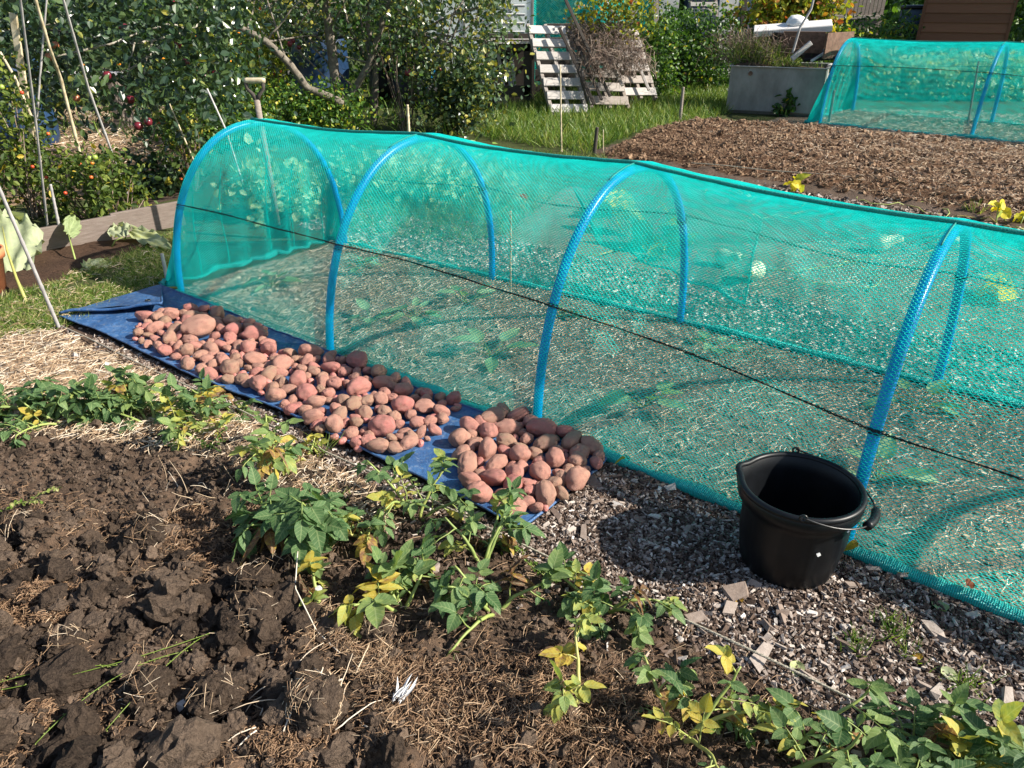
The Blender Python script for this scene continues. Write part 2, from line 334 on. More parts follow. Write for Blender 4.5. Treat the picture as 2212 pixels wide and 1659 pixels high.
# ------------------------------------------------------------------ templates
LEAF_V = A([(0, 0, 0), (.3, -.38, .07), (.68, -.32, .03), (1, 0, -.08), (.68, .32, .03), (.3, .38, .07)]); LEAF_F = A([(0, 1, 2, 3), (0, 3, 4, 5)])
def fineleaf(n=6, wave=.02, droop=.25, seed=0, ws=1.):
    r = np.random.default_rng(seed); xs = np.linspace(0, 1, n+1); V = []
    for x in xs:
        wd = ws*.36*math.sin(math.pi*min(1, x*.93+.035)**.8)**.75*(1-.25*x) if 0 < x < 1 else .012
        for k in (-1, -.5, 0, .5, 1):
            V.append([x-abs(k)*.03, k*wd, .10*abs(k)*(1-x*.5)*ws-droop*x*x+wave*math.sin(x*14+k*2.5)*abs(k)+r.normal(0, .006)])
    F = [(i*5+j, (i+1)*5+j, (i+1)*5+j+1, i*5+j+1) for i in range(n) for j in range(4)]
    return A(V), A(F)
FL = [fineleaf(7, .02, .22, 1), fineleaf(7, .03, .55, 2), fineleaf(7, .026, .08, 3)]
BL_V = A([(0, -.5, 0), (0, .5, 0), (.4, .42, -.02), (.4, -.42, -.02), (.75, .3, -.12), (.75, -.3, -.12), (1, 0, -.3)]); BL_Q = A([(0, 1, 2, 3), (3, 2, 4, 5)]); BL_T = A([(5, 4, 6)])
# bent straw / fibre: triangular prism with a kink
ST_V = []; 
for x, z in ((-.5, 0), (0, .07), (.5, .0)):
    for y, zz in ((-.5, 0), (.5, 0), (0, .8)): ST_V.append((x, y, zz)); 
ST_V = A(ST_V, float); ST_F = A([(0, 3, 4, 1), (1, 4, 5, 2), (2, 5, 3, 0), (3, 6, 7, 4), (4, 7, 8, 5), (5, 8, 6, 3)])
CHIPS = []
for k in range(5):
    r = np.random.default_rng(k+40); T = A([[x, y, z] for x in (-.5, .5) for y in (-.5, .5) for z in (-.5, .5)], float)
    T += r.normal(0, .12, T.shape); CHIPS.append(T)
CH_F = A([(0, 1, 3, 2), (4, 6, 7, 5), (0, 4, 5, 1), (2, 3, 7, 6), (0, 2, 6, 4), (1, 5, 7, 3)])
def ico(sub):
    bm = bmesh.new(); bmesh.ops.create_icosphere(bm, subdivisions=sub, radius=1); V = A([v.co[:] for v in bm.verts]); F = A([[v.index for v in f.verts] for f in bm.faces]); bm.free(); return V, F
def lumpy(sub, amp, freq, seed, squash=.8):
    V, F = ico(sub); o = Vector((seed*7.1, seed*3.3, 1.7))
    d = A([mn.fractal(Vector(v)*freq+o, 1., 2., 4)*amp+abs(mn.fractal(Vector(v)*freq*3.1+o, 1., 2., 4))*amp*-.6+mn.fractal(Vector(v)*freq*7+o, .8, 2., 3)*amp*.22 for v in V]); V = V*(1+d[:, None]); V[:, 2] *= squash; return V, F
def rdir(n, up=0.):
    d = nrm(rng.normal(size=(n, 3))); d[:, 2] += up; return nrm(d)
def hdir(n):
    a = rng.uniform(0, 2*math.pi, n); return np.stack([np.cos(a), np.sin(a), np.zeros(n)], 1)

# ------------------------------------------------------------------ layout of the plots (world metres on the ground)
NEAR = [G(392, 630), G(714, 766), G(1160, 922), G(1826, 1180)]; FAR = [G(745, 530), G(1062, 605), G(1468, 700), G(2020, 840)]
U = nrm(NEAR[3]-NEAR[0]); NV = A([-U[1], U[0], 0])           # along the rows; across, away from the camera
O = NEAR[0]
def un(x, y): dx = x-O[0]; dy = y-O[1]; return dx*U[0]+dy*U[1], dx*NV[0]+dy*NV[1]
def UN(u, n, z=0.): return O+U*u+NV*n+A([0, 0, z])
Z_DARK = gp((-300, 1180), (200, 1130), (500, 1190), (640, 1260), (760, 1420), (900, 1700), (-500, 1750))
Z_MULCH = gp((-300, 760), (130, 722), (420, 860), (850, 1080), (880, 1160), (640, 1080), (420, 1000), (-300, 900))
Z_MULCH2 = gp((640, 1340), (760, 1330), (820, 1400), (900, 1470), (840, 1500), (720, 1460), (640, 1400))
Z_PEAT = [gp((850, 1420), (1150, 1430), (1500, 1560), (1300, 1700), (900, 1680), (880, 1530)), gp((330, 1130), (560, 1110), (640, 1200), (500, 1260), (330, 1200)), gp((-50, 1300), (170, 1260), (200, 1330), (-50, 1400)), gp((560, 1540), (760, 1500), (800, 1700), (560, 1700)), gp((-50, 1480), (150, 1560), (120, 1700), (-60, 1700))]
Z_GRASS = gp((-400, 800), (0, 748), (132, 712), (352, 626), (396, 560), (398, 500), (335, 522), (290, 548), (150, 600), (0, 650), (-400, 700))
Z_MAN = gp((1300, 345), (1400, 290), (1500, 268), (1760, 285), (2300, 345), (2600, 400), (2700, 560), (2230, 492), (1700, 405))
def zone(poly, x, y, soft=.05, s=3):
    jx = (fbm(x*9, y*9, s)-.47)*2*soft; jy = (fbm(x*9+5, y*9+8, s+9)-.47)*2*soft
    return inpoly(x+jx, y+jy, poly)
def hgt(x, y):
    """height of the worked ground near the camera"""
    x = np.asarray(x, float); y = np.asarray(y, float); u, n = un(x, y)
    soil = np.clip((-n-.64)/.12, 0, 1)                               # 1 in the potato plot
    h = .006*fbm(x*14, y*14, 5)+.004*fbm(x*60, y*60, 6)
    big = lumps(x, y, .17, 21, .25, .62, .75)*.55+lumps(x+.3, y, .085, 31, .3, .7, .8)*.55+lumps(x, y, .035, 41, .3, .7)*.6
    dk = np.clip(vn(x*1.5, y*1.5, 77)*.6+.45, 0, 1)
    inD = zone(Z_DARK, x, y, .1); k = np.where(inD, 1., .42)
    h = h+soil*(k*big*dk+.05*fbm(x*2.2, y*2.2, 8)+.015*fbm(x*20, y*20, 9)-.015)
    bed = (n > .08) & (n < 1.2); h = np.where(bed, h+.012*fbm(x*9, y*9, 15), h)
    return h
# near sheet
gx = np.arange(-4.2, 3.4, .0115); gy = np.arange(.75, 5.0, .0115)
X_, Y_ = np.meshgrid(gx, gy, indexing='ij'); Zh = hgt(X_, Y_); u_, n_ = un(X_, Y_)
C_SOIL = A([.082, .057, .041]); C_DRY = A([.135, .092, .064]); C_MUL = A([.33, .245, .17]); C_CHIP = A([.085, .062, .05]); C_BED = A([.25, .205, .155]); C_GR = A([.06, .075, .025])
col = np.empty(X_.shape+(3,)); col[:] = C_DRY
nz = fbm(X_*5, Y_*5, 4); col[:] = C_SOIL+(C_DRY-C_SOIL)*np.clip((nz-.4)*4, 0, 1)[..., None]
md = zone(Z_DARK, X_, Y_, .12); col[md] = col[md]*.45+C_SOIL*.45
col[zone(Z_MULCH, X_, Y_, .1)] = C_MUL; col[zone(Z_MULCH2, X_, Y_, .07)] = C_MUL*.45
for zp in Z_PEAT: k_ = zone(zp, X_, Y_, .1); col[k_] = col[k_]*.5+A([.11, .065, .038])*.5
pm = (n_ > -.64) & (n_ < .02); col[pm] = C_CHIP
bm_ = (n_ >= .02) & (n_ < 1.3); col[bm_] = C_BED
pm = (n_ >= 1.3) & (n_ < 1.95); col[pm] = C_CHIP*1.5
pm = n_ >= 1.95; col[pm] = C_BED*.9
lf = (u_ < -.02) & (n_ > -.62); col[lf] = C_GR; Zh[lf] += .004
bedr = zone(gp((-300, 700), (0, 640), (150, 600), (300, 545), (400, 520), (400, 420), (-300, 480)), X_, Y_, .1); col[bedr] = A([.07, .042, .028]); Zh[bedr] += .03*fbm(X_*6, Y_*6, 3)[bedr]
mb = MB(); grid(mb, np.stack([X_, Y_, Zh], -1)); tag(mb.build('soil', M['ground'], smooth=True, col=col.reshape(-1, 3)), kind='structure')
# middle sheet (allotments beyond)
gx = np.arange(-9, 12.5, .05); gy = np.arange(4.9, 17, .05); X_, Y_ = np.meshgrid(gx, gy, indexing='ij'); u_, n_ = un(X_, Y_)
def hmid(x, y):
    h = .03*fbm(x*1.5, y*1.5, 2)-.015; mm = sum(zone(Z_MAN, x+.22*math.cos(q), y+.22*math.sin(q), .12) for q in np.arange(8)*math.pi/4)/8.
    return h+mm*(.04+.07*fbm(x*1.3, y*1.3, 55)+lumps(x, y, .22, 61, .2, .6, .7)*.18+lumps(x, y, .11, 65, .2, .6, .8)*.25+.06*fbm(x*9, y*9, 5, 5))
Zh = hmid(X_, Y_)
col = np.empty(X_.shape+(3,)); col[:] = A([.06, .075, .025]); nz = fbm(X_*1.2, Y_*1.2, 4)
b1 = (n_ < 1.3) & (u_ > 0); col[b1] = C_BED
b1 = (n_ >= 1.3) & (n_ < 1.95) & (u_ > -.6); col[b1] = C_CHIP*1.5
b1 = (n_ >= 1.95) & (n_ < 3.6) & (u_ > .3); col[b1] = C_BED*.85
mm = zone(Z_MAN, X_, Y_, .15); col[mm] = ((A([.085, .047, .027])+A([.075, .05, .03])*np.clip((X_-2.2)/2.5, 0, 1)[..., None])*(.6+1.1*nz[..., None]))[mm]
tun2 = (n_ > 5.0) & (u_ > .2) & (n_ < 9.5) & (X_ > 3.0) & ~mm; col[tun2] = A([.2, .16, .12])
b1 = (n_ >= 1.95) & (u_ > -.4) & (n_ < 6.8) & ~mm & (X_ > .9) & (Y_ < 8.6); col[b1] = A([.12, .088, .066])
ex = zone(gp((-300, 330), (60, 235), (380, 220), (400, 330), (300, 420), (-300, 470)), X_, Y_, .3); col[ex] = A([.3, .21, .13])
ex = zone(gp((230, 370), (400, 330), (400, 430), (280, 450)), X_, Y_, .2); col[ex] = A([.07, .05, .04])
mb = MB(); grid(mb, np.stack([X_, Y_, Zh], -1)); tag(mb.build('allotment_ground', M['ground'], smooth=True, col=col.reshape(-1, 3)), kind='structure')
# wide ground to the horizon
mb = MB(); s = 300.; gg = np.linspace(-s, s, 61); X_, Y_ = np.meshgrid(gg, gg, indexing='ij')
grid(mb, np.stack([X_, Y_, np.full(X_.shape, -.05)], -1)); tag(mb.build('ground', M['ground'], col=np.tile(A([.06, .085, .025]), (61*61, 1))), kind='structure')

# ------------------------------------------------------------------ loose ground matter (uncountable)
TARP_L = gp((133, 697), (220, 728), (300, 768), (430, 832), (600, 897), (830, 1010), (1000, 1092), (1122, 1158))
TARP_R = gp((350, 630), (440, 664), (530, 702), (650, 748), (850, 834), (1000, 892), (1160, 950), (1308, 1008))
TARP = np.concatenate([TARP_L, TARP_R[::-1]])
def scatter(n, poly=None, urange=None, nrange=None, keep=None):
    if poly is not None:
        lo = poly.min(0); hi = poly.max(0); p = rng.uniform(lo, hi, (n*3, 2)); p = p[zone(poly, p[:, 0], p[:, 1], .08)]
    else:
        q = np.stack([rng.uniform(*urange, n*2), rng.uniform(*nrange, n*2)], 1); p = O[:2]+q[:, :1]*U[:2]+q[:, 1:]*NV[:2]
    if keep is not None: p = p[keep(p[:, 0], p[:, 1])]
    return p[:n]
def chips(mb, p, smin, smax, z0=.0, vlo=0, vhi=1, tilt=.35):
    n = len(p); k = rng.integers(0, 5, n); L = rng.uniform(smin, smax, n)*rng.choice([1, 1, 1, 1.4], n)
    X = hdir(n); X[:, 2] = rng.normal(0, tilt, n); Z = rdir(n)*.7+A([0, 0, 1]); v = np.clip(rng.beta(1.3, 1.6, n)*(vhi-vlo)+vlo, 0, 1)
    pos = np.stack([p[:, 0], p[:, 1], hgt(p[:, 0], p[:, 1])+z0+rng.uniform(0, .009, n)], 1)
    for q in range(5):
        s = k == q
        inst(mb, CHIPS[q], CH_F, pos[s], X[s], Z[s], np.stack([L[s], L[s]*rng.uniform(.2, .55, s.sum()), L[s]*rng.uniform(.15, .42, s.sum())], 1), v[s])
def straws(mb, p, lmin, lmax, wid, z0=.004, vlo=.1, vhi=1., tilt=.2, hf=None):
    n = len(p); X = hdir(n); X[:, 2] = rng.normal(0, tilt, n); L = rng.uniform(lmin, lmax, n)
    pos = np.stack([p[:, 0], p[:, 1], (hf or hgt)(p[:, 0], p[:, 1])+z0+np.abs(rng.normal(0, .006, n))], 1)
    T = ST_V.copy(); T[3:6, 1] += .9; T[3:6, 2] += 1.5
    inst(mb, T, ST_F, pos, X, rdir(n)*.6+A([0, 0, 1]), np.stack([L, np.full(n, wid)*rng.uniform(.5, 1.3, n), np.full(n, wid)], 1), rng.uniform(vlo, vhi, n))
offt = lambda x, y: ~inpoly(x, y, TARP)
mb = MB(); chips(mb, scatter(36000, urange=(.3, 4.7), nrange=(-.66, 0), keep=lambda x, y: offt(x, y) & (x < 2.0)), .0055, .017)
chips(mb, scatter(60, urange=(1.8, 4.6), nrange=(-.68, 0), keep=offt), .025, .045, .006, .4, 1, .15)
chips(mb, scatter(1200, urange=(-.5, 4.6), nrange=(-.85, -.6)), .008, .022)
tag(mb.build('wood_chips', M['chip']), 'grey and brown wood chips covering the path beside the blue tarp', 'wood chips', kind='stuff')
mb = MB(); chips(mb, scatter(9000, urange=(-.6, 6), nrange=(1.28, 1.95), keep=lambda x, y: y < 6), .012, .034, .0, .3, 1)
p = scatter(8000, gp((1290, 340), (1480, 372), (1700, 400), (2300, 500), (2400, 560), (1700, 440))); chips(mb, p, .015, .04, .01, .1, .9)
tag(mb.build('wood_chips', M['chip']), 'pale wood chips on the path behind the green net tunnel', 'wood chips', kind='stuff')
mb = MB(); p = scatter(12000, urange=(0, 5.2), nrange=(.02, 1.27)); straws(mb, p, .02, .075, .0024, .002, .5, 1, .12)
chips(mb, scatter(5500, urange=(0, 5.2), nrange=(.02, 1.27)), .006, .02, 0, .3, 1)
tag(mb.build('mulch', M['straw']), 'dry straw clippings mulching the bed inside the near net tunnel', 'straw mulch', kind='stuff')
mb = MB(); straws(mb, scatter(7000, Z_MULCH), .02, .09, .0022, .004, .3, 1, .25); straws(mb, scatter(700, Z_MULCH2), .015, .07, .0014, .01, .15, .65, .4)
for zp in Z_PEAT: straws(mb, scatter(1500, zp), .008, .03, .002, .006, .0, .38, .5)
straws(mb, scatter(9000, gp((-200, 1000), (2300, 1660), (-500, 1750)), keep=lambda x, y: (un(x, y)[1] < -.62) & (fbm(x*4, y*4, 71) > .44)), .006, .024, .0017, .004, .0, .36, .5)
straws(mb, scatter(900, gp((-200, 1000), (2300, 1660), (-500, 1750)), keep=lambda x, y: un(x, y)[1] < -.62), .01, .07, .0014, .006, .1, .8, .35)
straws(mb, scatter(900, gp((380, 860), (900, 1080), (1900, 1560), (1500, 1700), (800, 1500), (400, 1000))), .012, .06, .0015, .006, .1, .65, .3)
straws(mb, scatter(700, gp((800, 1660), (1350, 1660), (1200, 1480), (820, 1500))), .01, .06, .0016, .01, .1, .6, .5)
straws(mb, scatter(900, Z_GRASS), .015, .06, .0018, .02, .3, .9, .4)
tag(mb.build('straw_litter', M['straw']), 'pale straw and dead roots strewn over the dug potato plot', 'straw', kind='stuff')
# crumbs and clods
mb = MB(); CL = [lumpy(3, .42, 1.5, k, .8) for k in range(6)]; CS = [lumpy(2, .6, 1.5, k+9, .75) for k in range(4)]
inplot = lambda x, y: un(x, y)[1] < -.66
p = scatter(15000, gp((-400, 900), (500, 950), (2400, 1600), (2400, 1800), (-500, 1800)), keep=inplot); n = len(p); k = rng.integers(0, 4, n)
for q in range(4):
    s = k == q; c = s.sum(); sz = rng.gamma(2., .0022, c)+.002; z = hgt(p[s][:, 0], p[s][:, 1])
    inst(mb, CS[q][0], CS[q][1], np.stack([p[s][:, 0], p[s][:, 1], z+sz*.3], 1), rdir(c), rdir(c), np.stack([sz]*3, 1)*rng.uniform(.7, 1.3, (c, 3)), rng.uniform(.2, 1, c))
p = scatter(520, Z_DARK, keep=inplot); n = len(p); k = rng.integers(0, 6, n)
for q in range(6):
    s = k == q; c = s.sum(); sz = rng.gamma(2.2, .0068, c)+.009; z = hgt(p[s][:, 0], p[s][:, 1])
    inst(mb, CL[q][0], CL[q][1], np.stack([p[s][:, 0], p[s][:, 1], z+sz*.25], 1), rdir(c), rdir(c, 2), np.stack([sz]*3, 1)*rng.uniform(.8, 1.2, (c, 3)), rng.uniform(.1, .75, c))
tag(mb.build('soil_clods', M['clod'], smooth=False), 'dark crumbly clods and crumbs of freshly dug soil', 'soil', kind='stuff')
# big clods one can point at
def clod(px, py, r, label, v=.4, seed=0, fib=60):
    g = G(px, py); g[2] = hgt(g[0], g[1])+r*.45; V, F = lumpy(5, .42, 1.3, seed+60, .85); mb = MB(); mb.add(V*r*A([1.1, 1, .95])+g, F, v)
    o = tag(mb.build('soil_clod', M['clod'], smooth=True), label, 'soil clod', 'large clods of dug earth')
    d = rdir(fib); L = rng.uniform(.02, .06, fib); mb = MB()
    T = ST_V.copy(); T[3:6, 2] += 2
    inst(mb, T, ST_F, g+d*r*1.0, nrm(np.cross(d, rdir(fib))+d*.25), d, np.stack([L, np.full(fib, .0011), np.full(fib, .0011)], 1), rng.uniform(.2, .9, fib)); mb.build('roots', M['straw'], o)
clod(555, 1360, .062, 'largest dark clod with a pale chip on top, in the dug soil', .45, 1)
clod(560, 1300, .05, 'dark clod just behind the largest clod in the dug soil', .3, 2)
clod(1120, 1420, .0, '', 0) if False else None
clod(820, 1385, .04, 'brown clod beside the tuft of dead hay', .5, 3)
clod(330, 1190, .05, 'low dark clod at the top of the dug soil', .3, 4)
clod(1290, 1625, .0, '', 0) if False else None
clod(1195, 1610, .0, '', 0) if False else None
clod(690, 1575, .062, 'brown clod matted with pale roots at the bottom edge', .55, 5, 160)
clod(150, 1420, .045, 'rounded dark clod left of the green weed stalks', .35, 6)
clod(330, 1520, .05, 'dark clod beside the pale split wood at the lower left', .35, 7)
clod(620, 1240, .042, 'dark clod under the blue-green potato plant', .3, 8)
clod(60, 1170, .05, 'dark clod at the left edge of the picture', .3, 9)
clod(470, 1540, .055, 'wide clod by the pale dead roots', .4, 10)

# grass
def grassmesh(p, z, hmin, hmax, wd, lean=.5, v0=0, v1=.9):
    mb = MB(); n = len(p); X = hdir(n)*lean*rng.uniform(.3, 1.6, (n, 1))+A([0, 0, 1]); Z = hdir(n)+A([0, 0, .2]); L = rng.uniform(hmin, hmax, n)
    inst(mb, BL_V, [BL_Q, BL_T], np.stack([p[:, 0], p[:, 1], z], 1), X, -np.cross(np.cross(X, Z), X), np.stack([L, np.full(n, wd)*rng.uniform(.7, 1.3, n), L], 1), np.clip(rng.uniform(v0, v1, n)+.15*(fbm(p[:, 0]*3, p[:, 1]*3, 4)-.5), 0, 1)); return mb
p = scatter(26000, Z_GRASS, keep=lambda x, y: fbm(x*7, y*7, 61) > .33); mb = grassmesh(p, hgt(p[:, 0], p[:, 1])-.003, .015, .07, .0032, 1.6, .1, 1.15)
p = scatter(2200, gp((240, 640), (400, 610), (400, 520), (330, 530))); 
tag(mb.build('grass', M['grass']), 'short trodden grass left of the blue tarp', 'grass', kind='stuff')
zg = gp((1040, 290), (1100, 235), (1250, 215), (1400, 150), (1560, 150), (1575, 245), (1480, 275), (1330, 310), (1290, 335), (1040, 300))
p = scatter(26000, zg); hh = .05+.2*np.clip(fbm(p[:, 0]*1.1, p[:, 1]*1.1, 5)-.25, 0, 1)
mb = grassmesh(p, np.zeros(len(p))-.01, .08, .26, .008, .9, .1, .95)
p = scatter(5000, gp((1170, 245), (1300, 215), (1420, 165), (1430, 200), (1250, 250))); m2 = grassmesh(p, np.zeros(len(p)), .25, .48, .009, .6, .2, .9)
mb.add(np.concatenate(m2.V), np.concatenate(m2.Q), np.concatenate(m2.vq)); mb.more(np.concatenate(m2.T), np.concatenate(m2.vt))
tag(mb.build('grass', M['grass']), 'long green grass around the leaning pallets and the tank', 'grass', kind='stuff')
p = np.concatenate([rng.uniform([-9, 9], [1, 17], (5000, 2)), rng.uniform([4, 13], [16, 22], (9000, 2)), rng.uniform([-9, 6], [-3, 9], (0, 2))])
mb = grassmesh(p, np.zeros(len(p)), .08, .3, .012, .9, .0, .8); tag(mb.build('grass', M['grass']), 'rough grass between the far plots', 'grass', kind='stuff')
# manure bed fibres
zm = Z_MAN; p = scatter(26000, zm, keep=lambda x, y: x < 7)
mb = MB(); k = rng.uniform(size=len(p)) < np.clip((p[:, 0]-2.0)/2.4, .0, 1); straws(mb, p[k], .015, .09, .003, .004, .15, .9, .4, hf=hmid); straws(mb, p[~k], .012, .05, .004, .004, .0, .42, .5, hf=hmid)
n = 9000; q = scatter(n, zm, keep=lambda x, y: x < 7); n = len(q); k = rng.integers(0, 4, n)
for j in range(4):
    s = k == j; c = s.sum(); sz = rng.gamma(2., .004, c)+.004
    inst(mb, CS[j][0], CS[j][1], np.stack([q[s][:, 0], q[s][:, 1], hmid(q[s][:, 0], q[s][:, 1])+sz*.3], 1), rdir(c), rdir(c), np.stack([sz]*3, 1)*rng.uniform(.6, 1.4, (c, 3)), rng.uniform(0, .35, c))
tag(mb.build('manure', M['straw']), 'brown strawy manure spread over the bed behind the near net tunnel', 'manure', kind='stuff')
p = scatter(5000, urange=(2.5, 7), nrange=(1.9, 3.6), keep=lambda x, y: ~zone(Z_MAN, x, y, .15)); mb = MB(); straws(mb, p, .03, .1, .003, .004, .2, 1, .2, hf=lambda x, y: np.where(y > 4.9, hmid(x, y), hgt(x, y)))
p = scatter(2500, gp((-60, 330), (60, 235), (400, 230), (400, 320), (100, 400))); straws(mb, p, .04, .16, .005, .01, .3, 1, .3, hf=hmid)
p = scatter(6000, gp((1750, 235), (2300, 250), (2400, 320), (2200, 330), (1770, 280))); straws(mb, p, .04, .13, .005, .01, .3, 1, .2, hf=hmid)
tag(mb.build('straw_litter', M['straw']), 'pale dry straw lying on the beds further back', 'straw', kind='stuff')

# ------------------------------------------------------------------ net tunnels
def section(a, b, apex, ex=2.2, n=161):
    """arch from foot a over apex to foot b, by arc length"""
    a = A(a); b = A(b); apex = A(apex); th = np.linspace(0, math.pi, n); c = np.cos(th); s = np.sin(th)
    cx = -np.sign(c)*np.abs(c)**(2/ex); sz = s**(2/ex); mid = (a+b)/2; off = apex-mid
    pts = mid+(b-a)/2*cx[:, None]+off*sz[:, None]
    pts[0] = a; pts[-1] = b
    L = np.concatenate([[0], np.cumsum(np.linalg.norm(np.diff(pts, axis=0), axis=1))]); L /= L[-1]
    t = np.linspace(0, 1, n); return np.stack([np.interp(t, L, pts[:, k]) for k in range(3)], 1)
def push(p):
    """the net rests against the bucket: keep it outside"""
    p = p.copy(); c = A([.815, 1.745]); d = p[..., :2]-c; r = np.linalg.norm(d, axis=-1); need = np.where(p[..., 2] < .3, .150+.038*np.clip(p[..., 2]/.26, 0, 1), 0)
    k = np.maximum(need-r, 0)*1.0; p[..., :2] += NV[:2]*(k*1.6)[..., None]; return p
class Surf:
    def __init__(s, secs, grow=.02, sag=.05, ridge_sag=.015):
        s.S = A(secs); s.n = len(secs); s.sag = sag; s.rs = ridge_sag
        for k in range(s.n):
            c = (s.S[k][0]+s.S[k][-1])/2; c[2] = s.S[k][:, 2].max()*.35; d = s.S[k]-c; s.S[k] += nrm(d)*grow; s.S[k][0, 2] = s.S[k][-1, 2] = 0.
    def __call__(s, a, t):
        a = np.clip(a, 0, s.n-1.0001); i = np.floor(a).astype(int); f = a-i; m = s.S.shape[1]; tt = np.clip(t, 0, 1)*(m-1); j = np.minimum(tt.astype(int), m-2); g = tt-j
        def at(q): return s.S[q, j]*(1-g)[..., None]+s.S[q, j+1]*g[..., None]
        p = at(i)*(1-f)[..., None]+at(np.minimum(i+1, s.n-1))*f[..., None]
        mid = (s.S[i, 0]+s.S[i, -1])/2*(1-f)[..., None]+(s.S[np.minimum(i+1, s.n-1), 0]+s.S[np.minimum(i+1, s.n-1), -1])/2*f[..., None]
        w = 4*f*(1-f); k = np.sin(math.pi*2*np.minimum(t, 1-t))**1.0*w*s.sag
        k = k*(1+.5*np.sin(a*5+t*9))+(.03*(fbm(a*5+t*6, t*5-a*3, 17, 3)-.44)+.012*(fbm(a*3, t*26, 19, 2)-.37))*np.clip(8*np.minimum(t, 1-t), 0, 1)*np.clip(9*f*(1-f)+.0, 0, 1); d = mid-p; d[..., 2] = -.25*np.linalg.norm(d[..., :2], axis=-1)
        p = p+nrm(d)*k[..., None]; p[..., 2] -= w*s.rs*np.exp(-((t-.5)/.12)**2)
        p[..., 2] = np.maximum(p[..., 2], .002); return push(p)
def threads(mb, fn, na, nb, hw, ee=1e-3):
    """hexagonal knitted net over fn(a,b), a,b in 0..1, na x nb cells"""
    i, j = np.meshgrid(np.arange(na+1), np.arange(nb+1), indexing='ij'); off = np.where((i+j) % 2 == 0, .2, -.2)
    wob = .12*(vn(i*.07, j*.11, 3)-.5)
    a = i/na; b = np.clip((j+off+wob*4)/nb, 0, 1); Pn = fn(a, b); pa = fn(np.minimum(a+ee, 1), b)-fn(np.maximum(a-ee, 0), b); pb = fn(a, np.minimum(b+ee, 1))-fn(a, np.maximum(b-ee, 0))
    N = nrm(np.cross(pa, pb)); s1 = (slice(0, -1), slice(None)), (slice(1, None), slice(None)); up = ((i+j) % 2 == 0)[:, :-1]
    A0 = [Pn[s1[0]].reshape(-1, 3), Pn[:, :-1][up]]; B0 = [Pn[s1[1]].reshape(-1, 3), Pn[:, 1:][up]]; N0 = [N[s1[0]].reshape(-1, 3), N[:, :-1][up]]
    a_ = np.concatenate(A0); b_ = np.concatenate(B0); n_ = np.concatenate(N0); d = nrm(b_-a_); w = np.cross(d, n_)*hw; h = n_*hw*1.2
    V = np.stack([a_-w, a_+w, a_+h, b_-w, b_+w, b_+h], 1).reshape(-1, 3); o = (np.arange(len(a_))*6)[:, None, None]
    F = (A([(0, 3, 4, 1), (1, 4, 5, 2), (2, 5, 3, 0)])[None]+o).reshape(-1, 4); mb.add(V, F)
def wob_tube(mb, pts, r0, amp, n=12, step=.02, seed=0, mi=0):
    pts = A(pts); L = np.concatenate([[0], np.cumsum(np.linalg.norm(np.diff(pts, axis=0), axis=1))]); t = np.arange(0, L[-1], step)
    q = np.stack([np.interp(t, L, pts[:, k]) for k in range(3)], 1); r = r0*(1+amp*(fbm(t*6, t*0+seed, seed)-.47)*2.2)
    r[0] *= .5; r[-1] *= .5; q[:, 2] = np.maximum(q[:, 2], r*.75); q[:, 0] += .012*(fbm(t*4, t*0+3, seed+5)-.47)*2; tube(mb, q, r, n, .5, True, mi, .8)
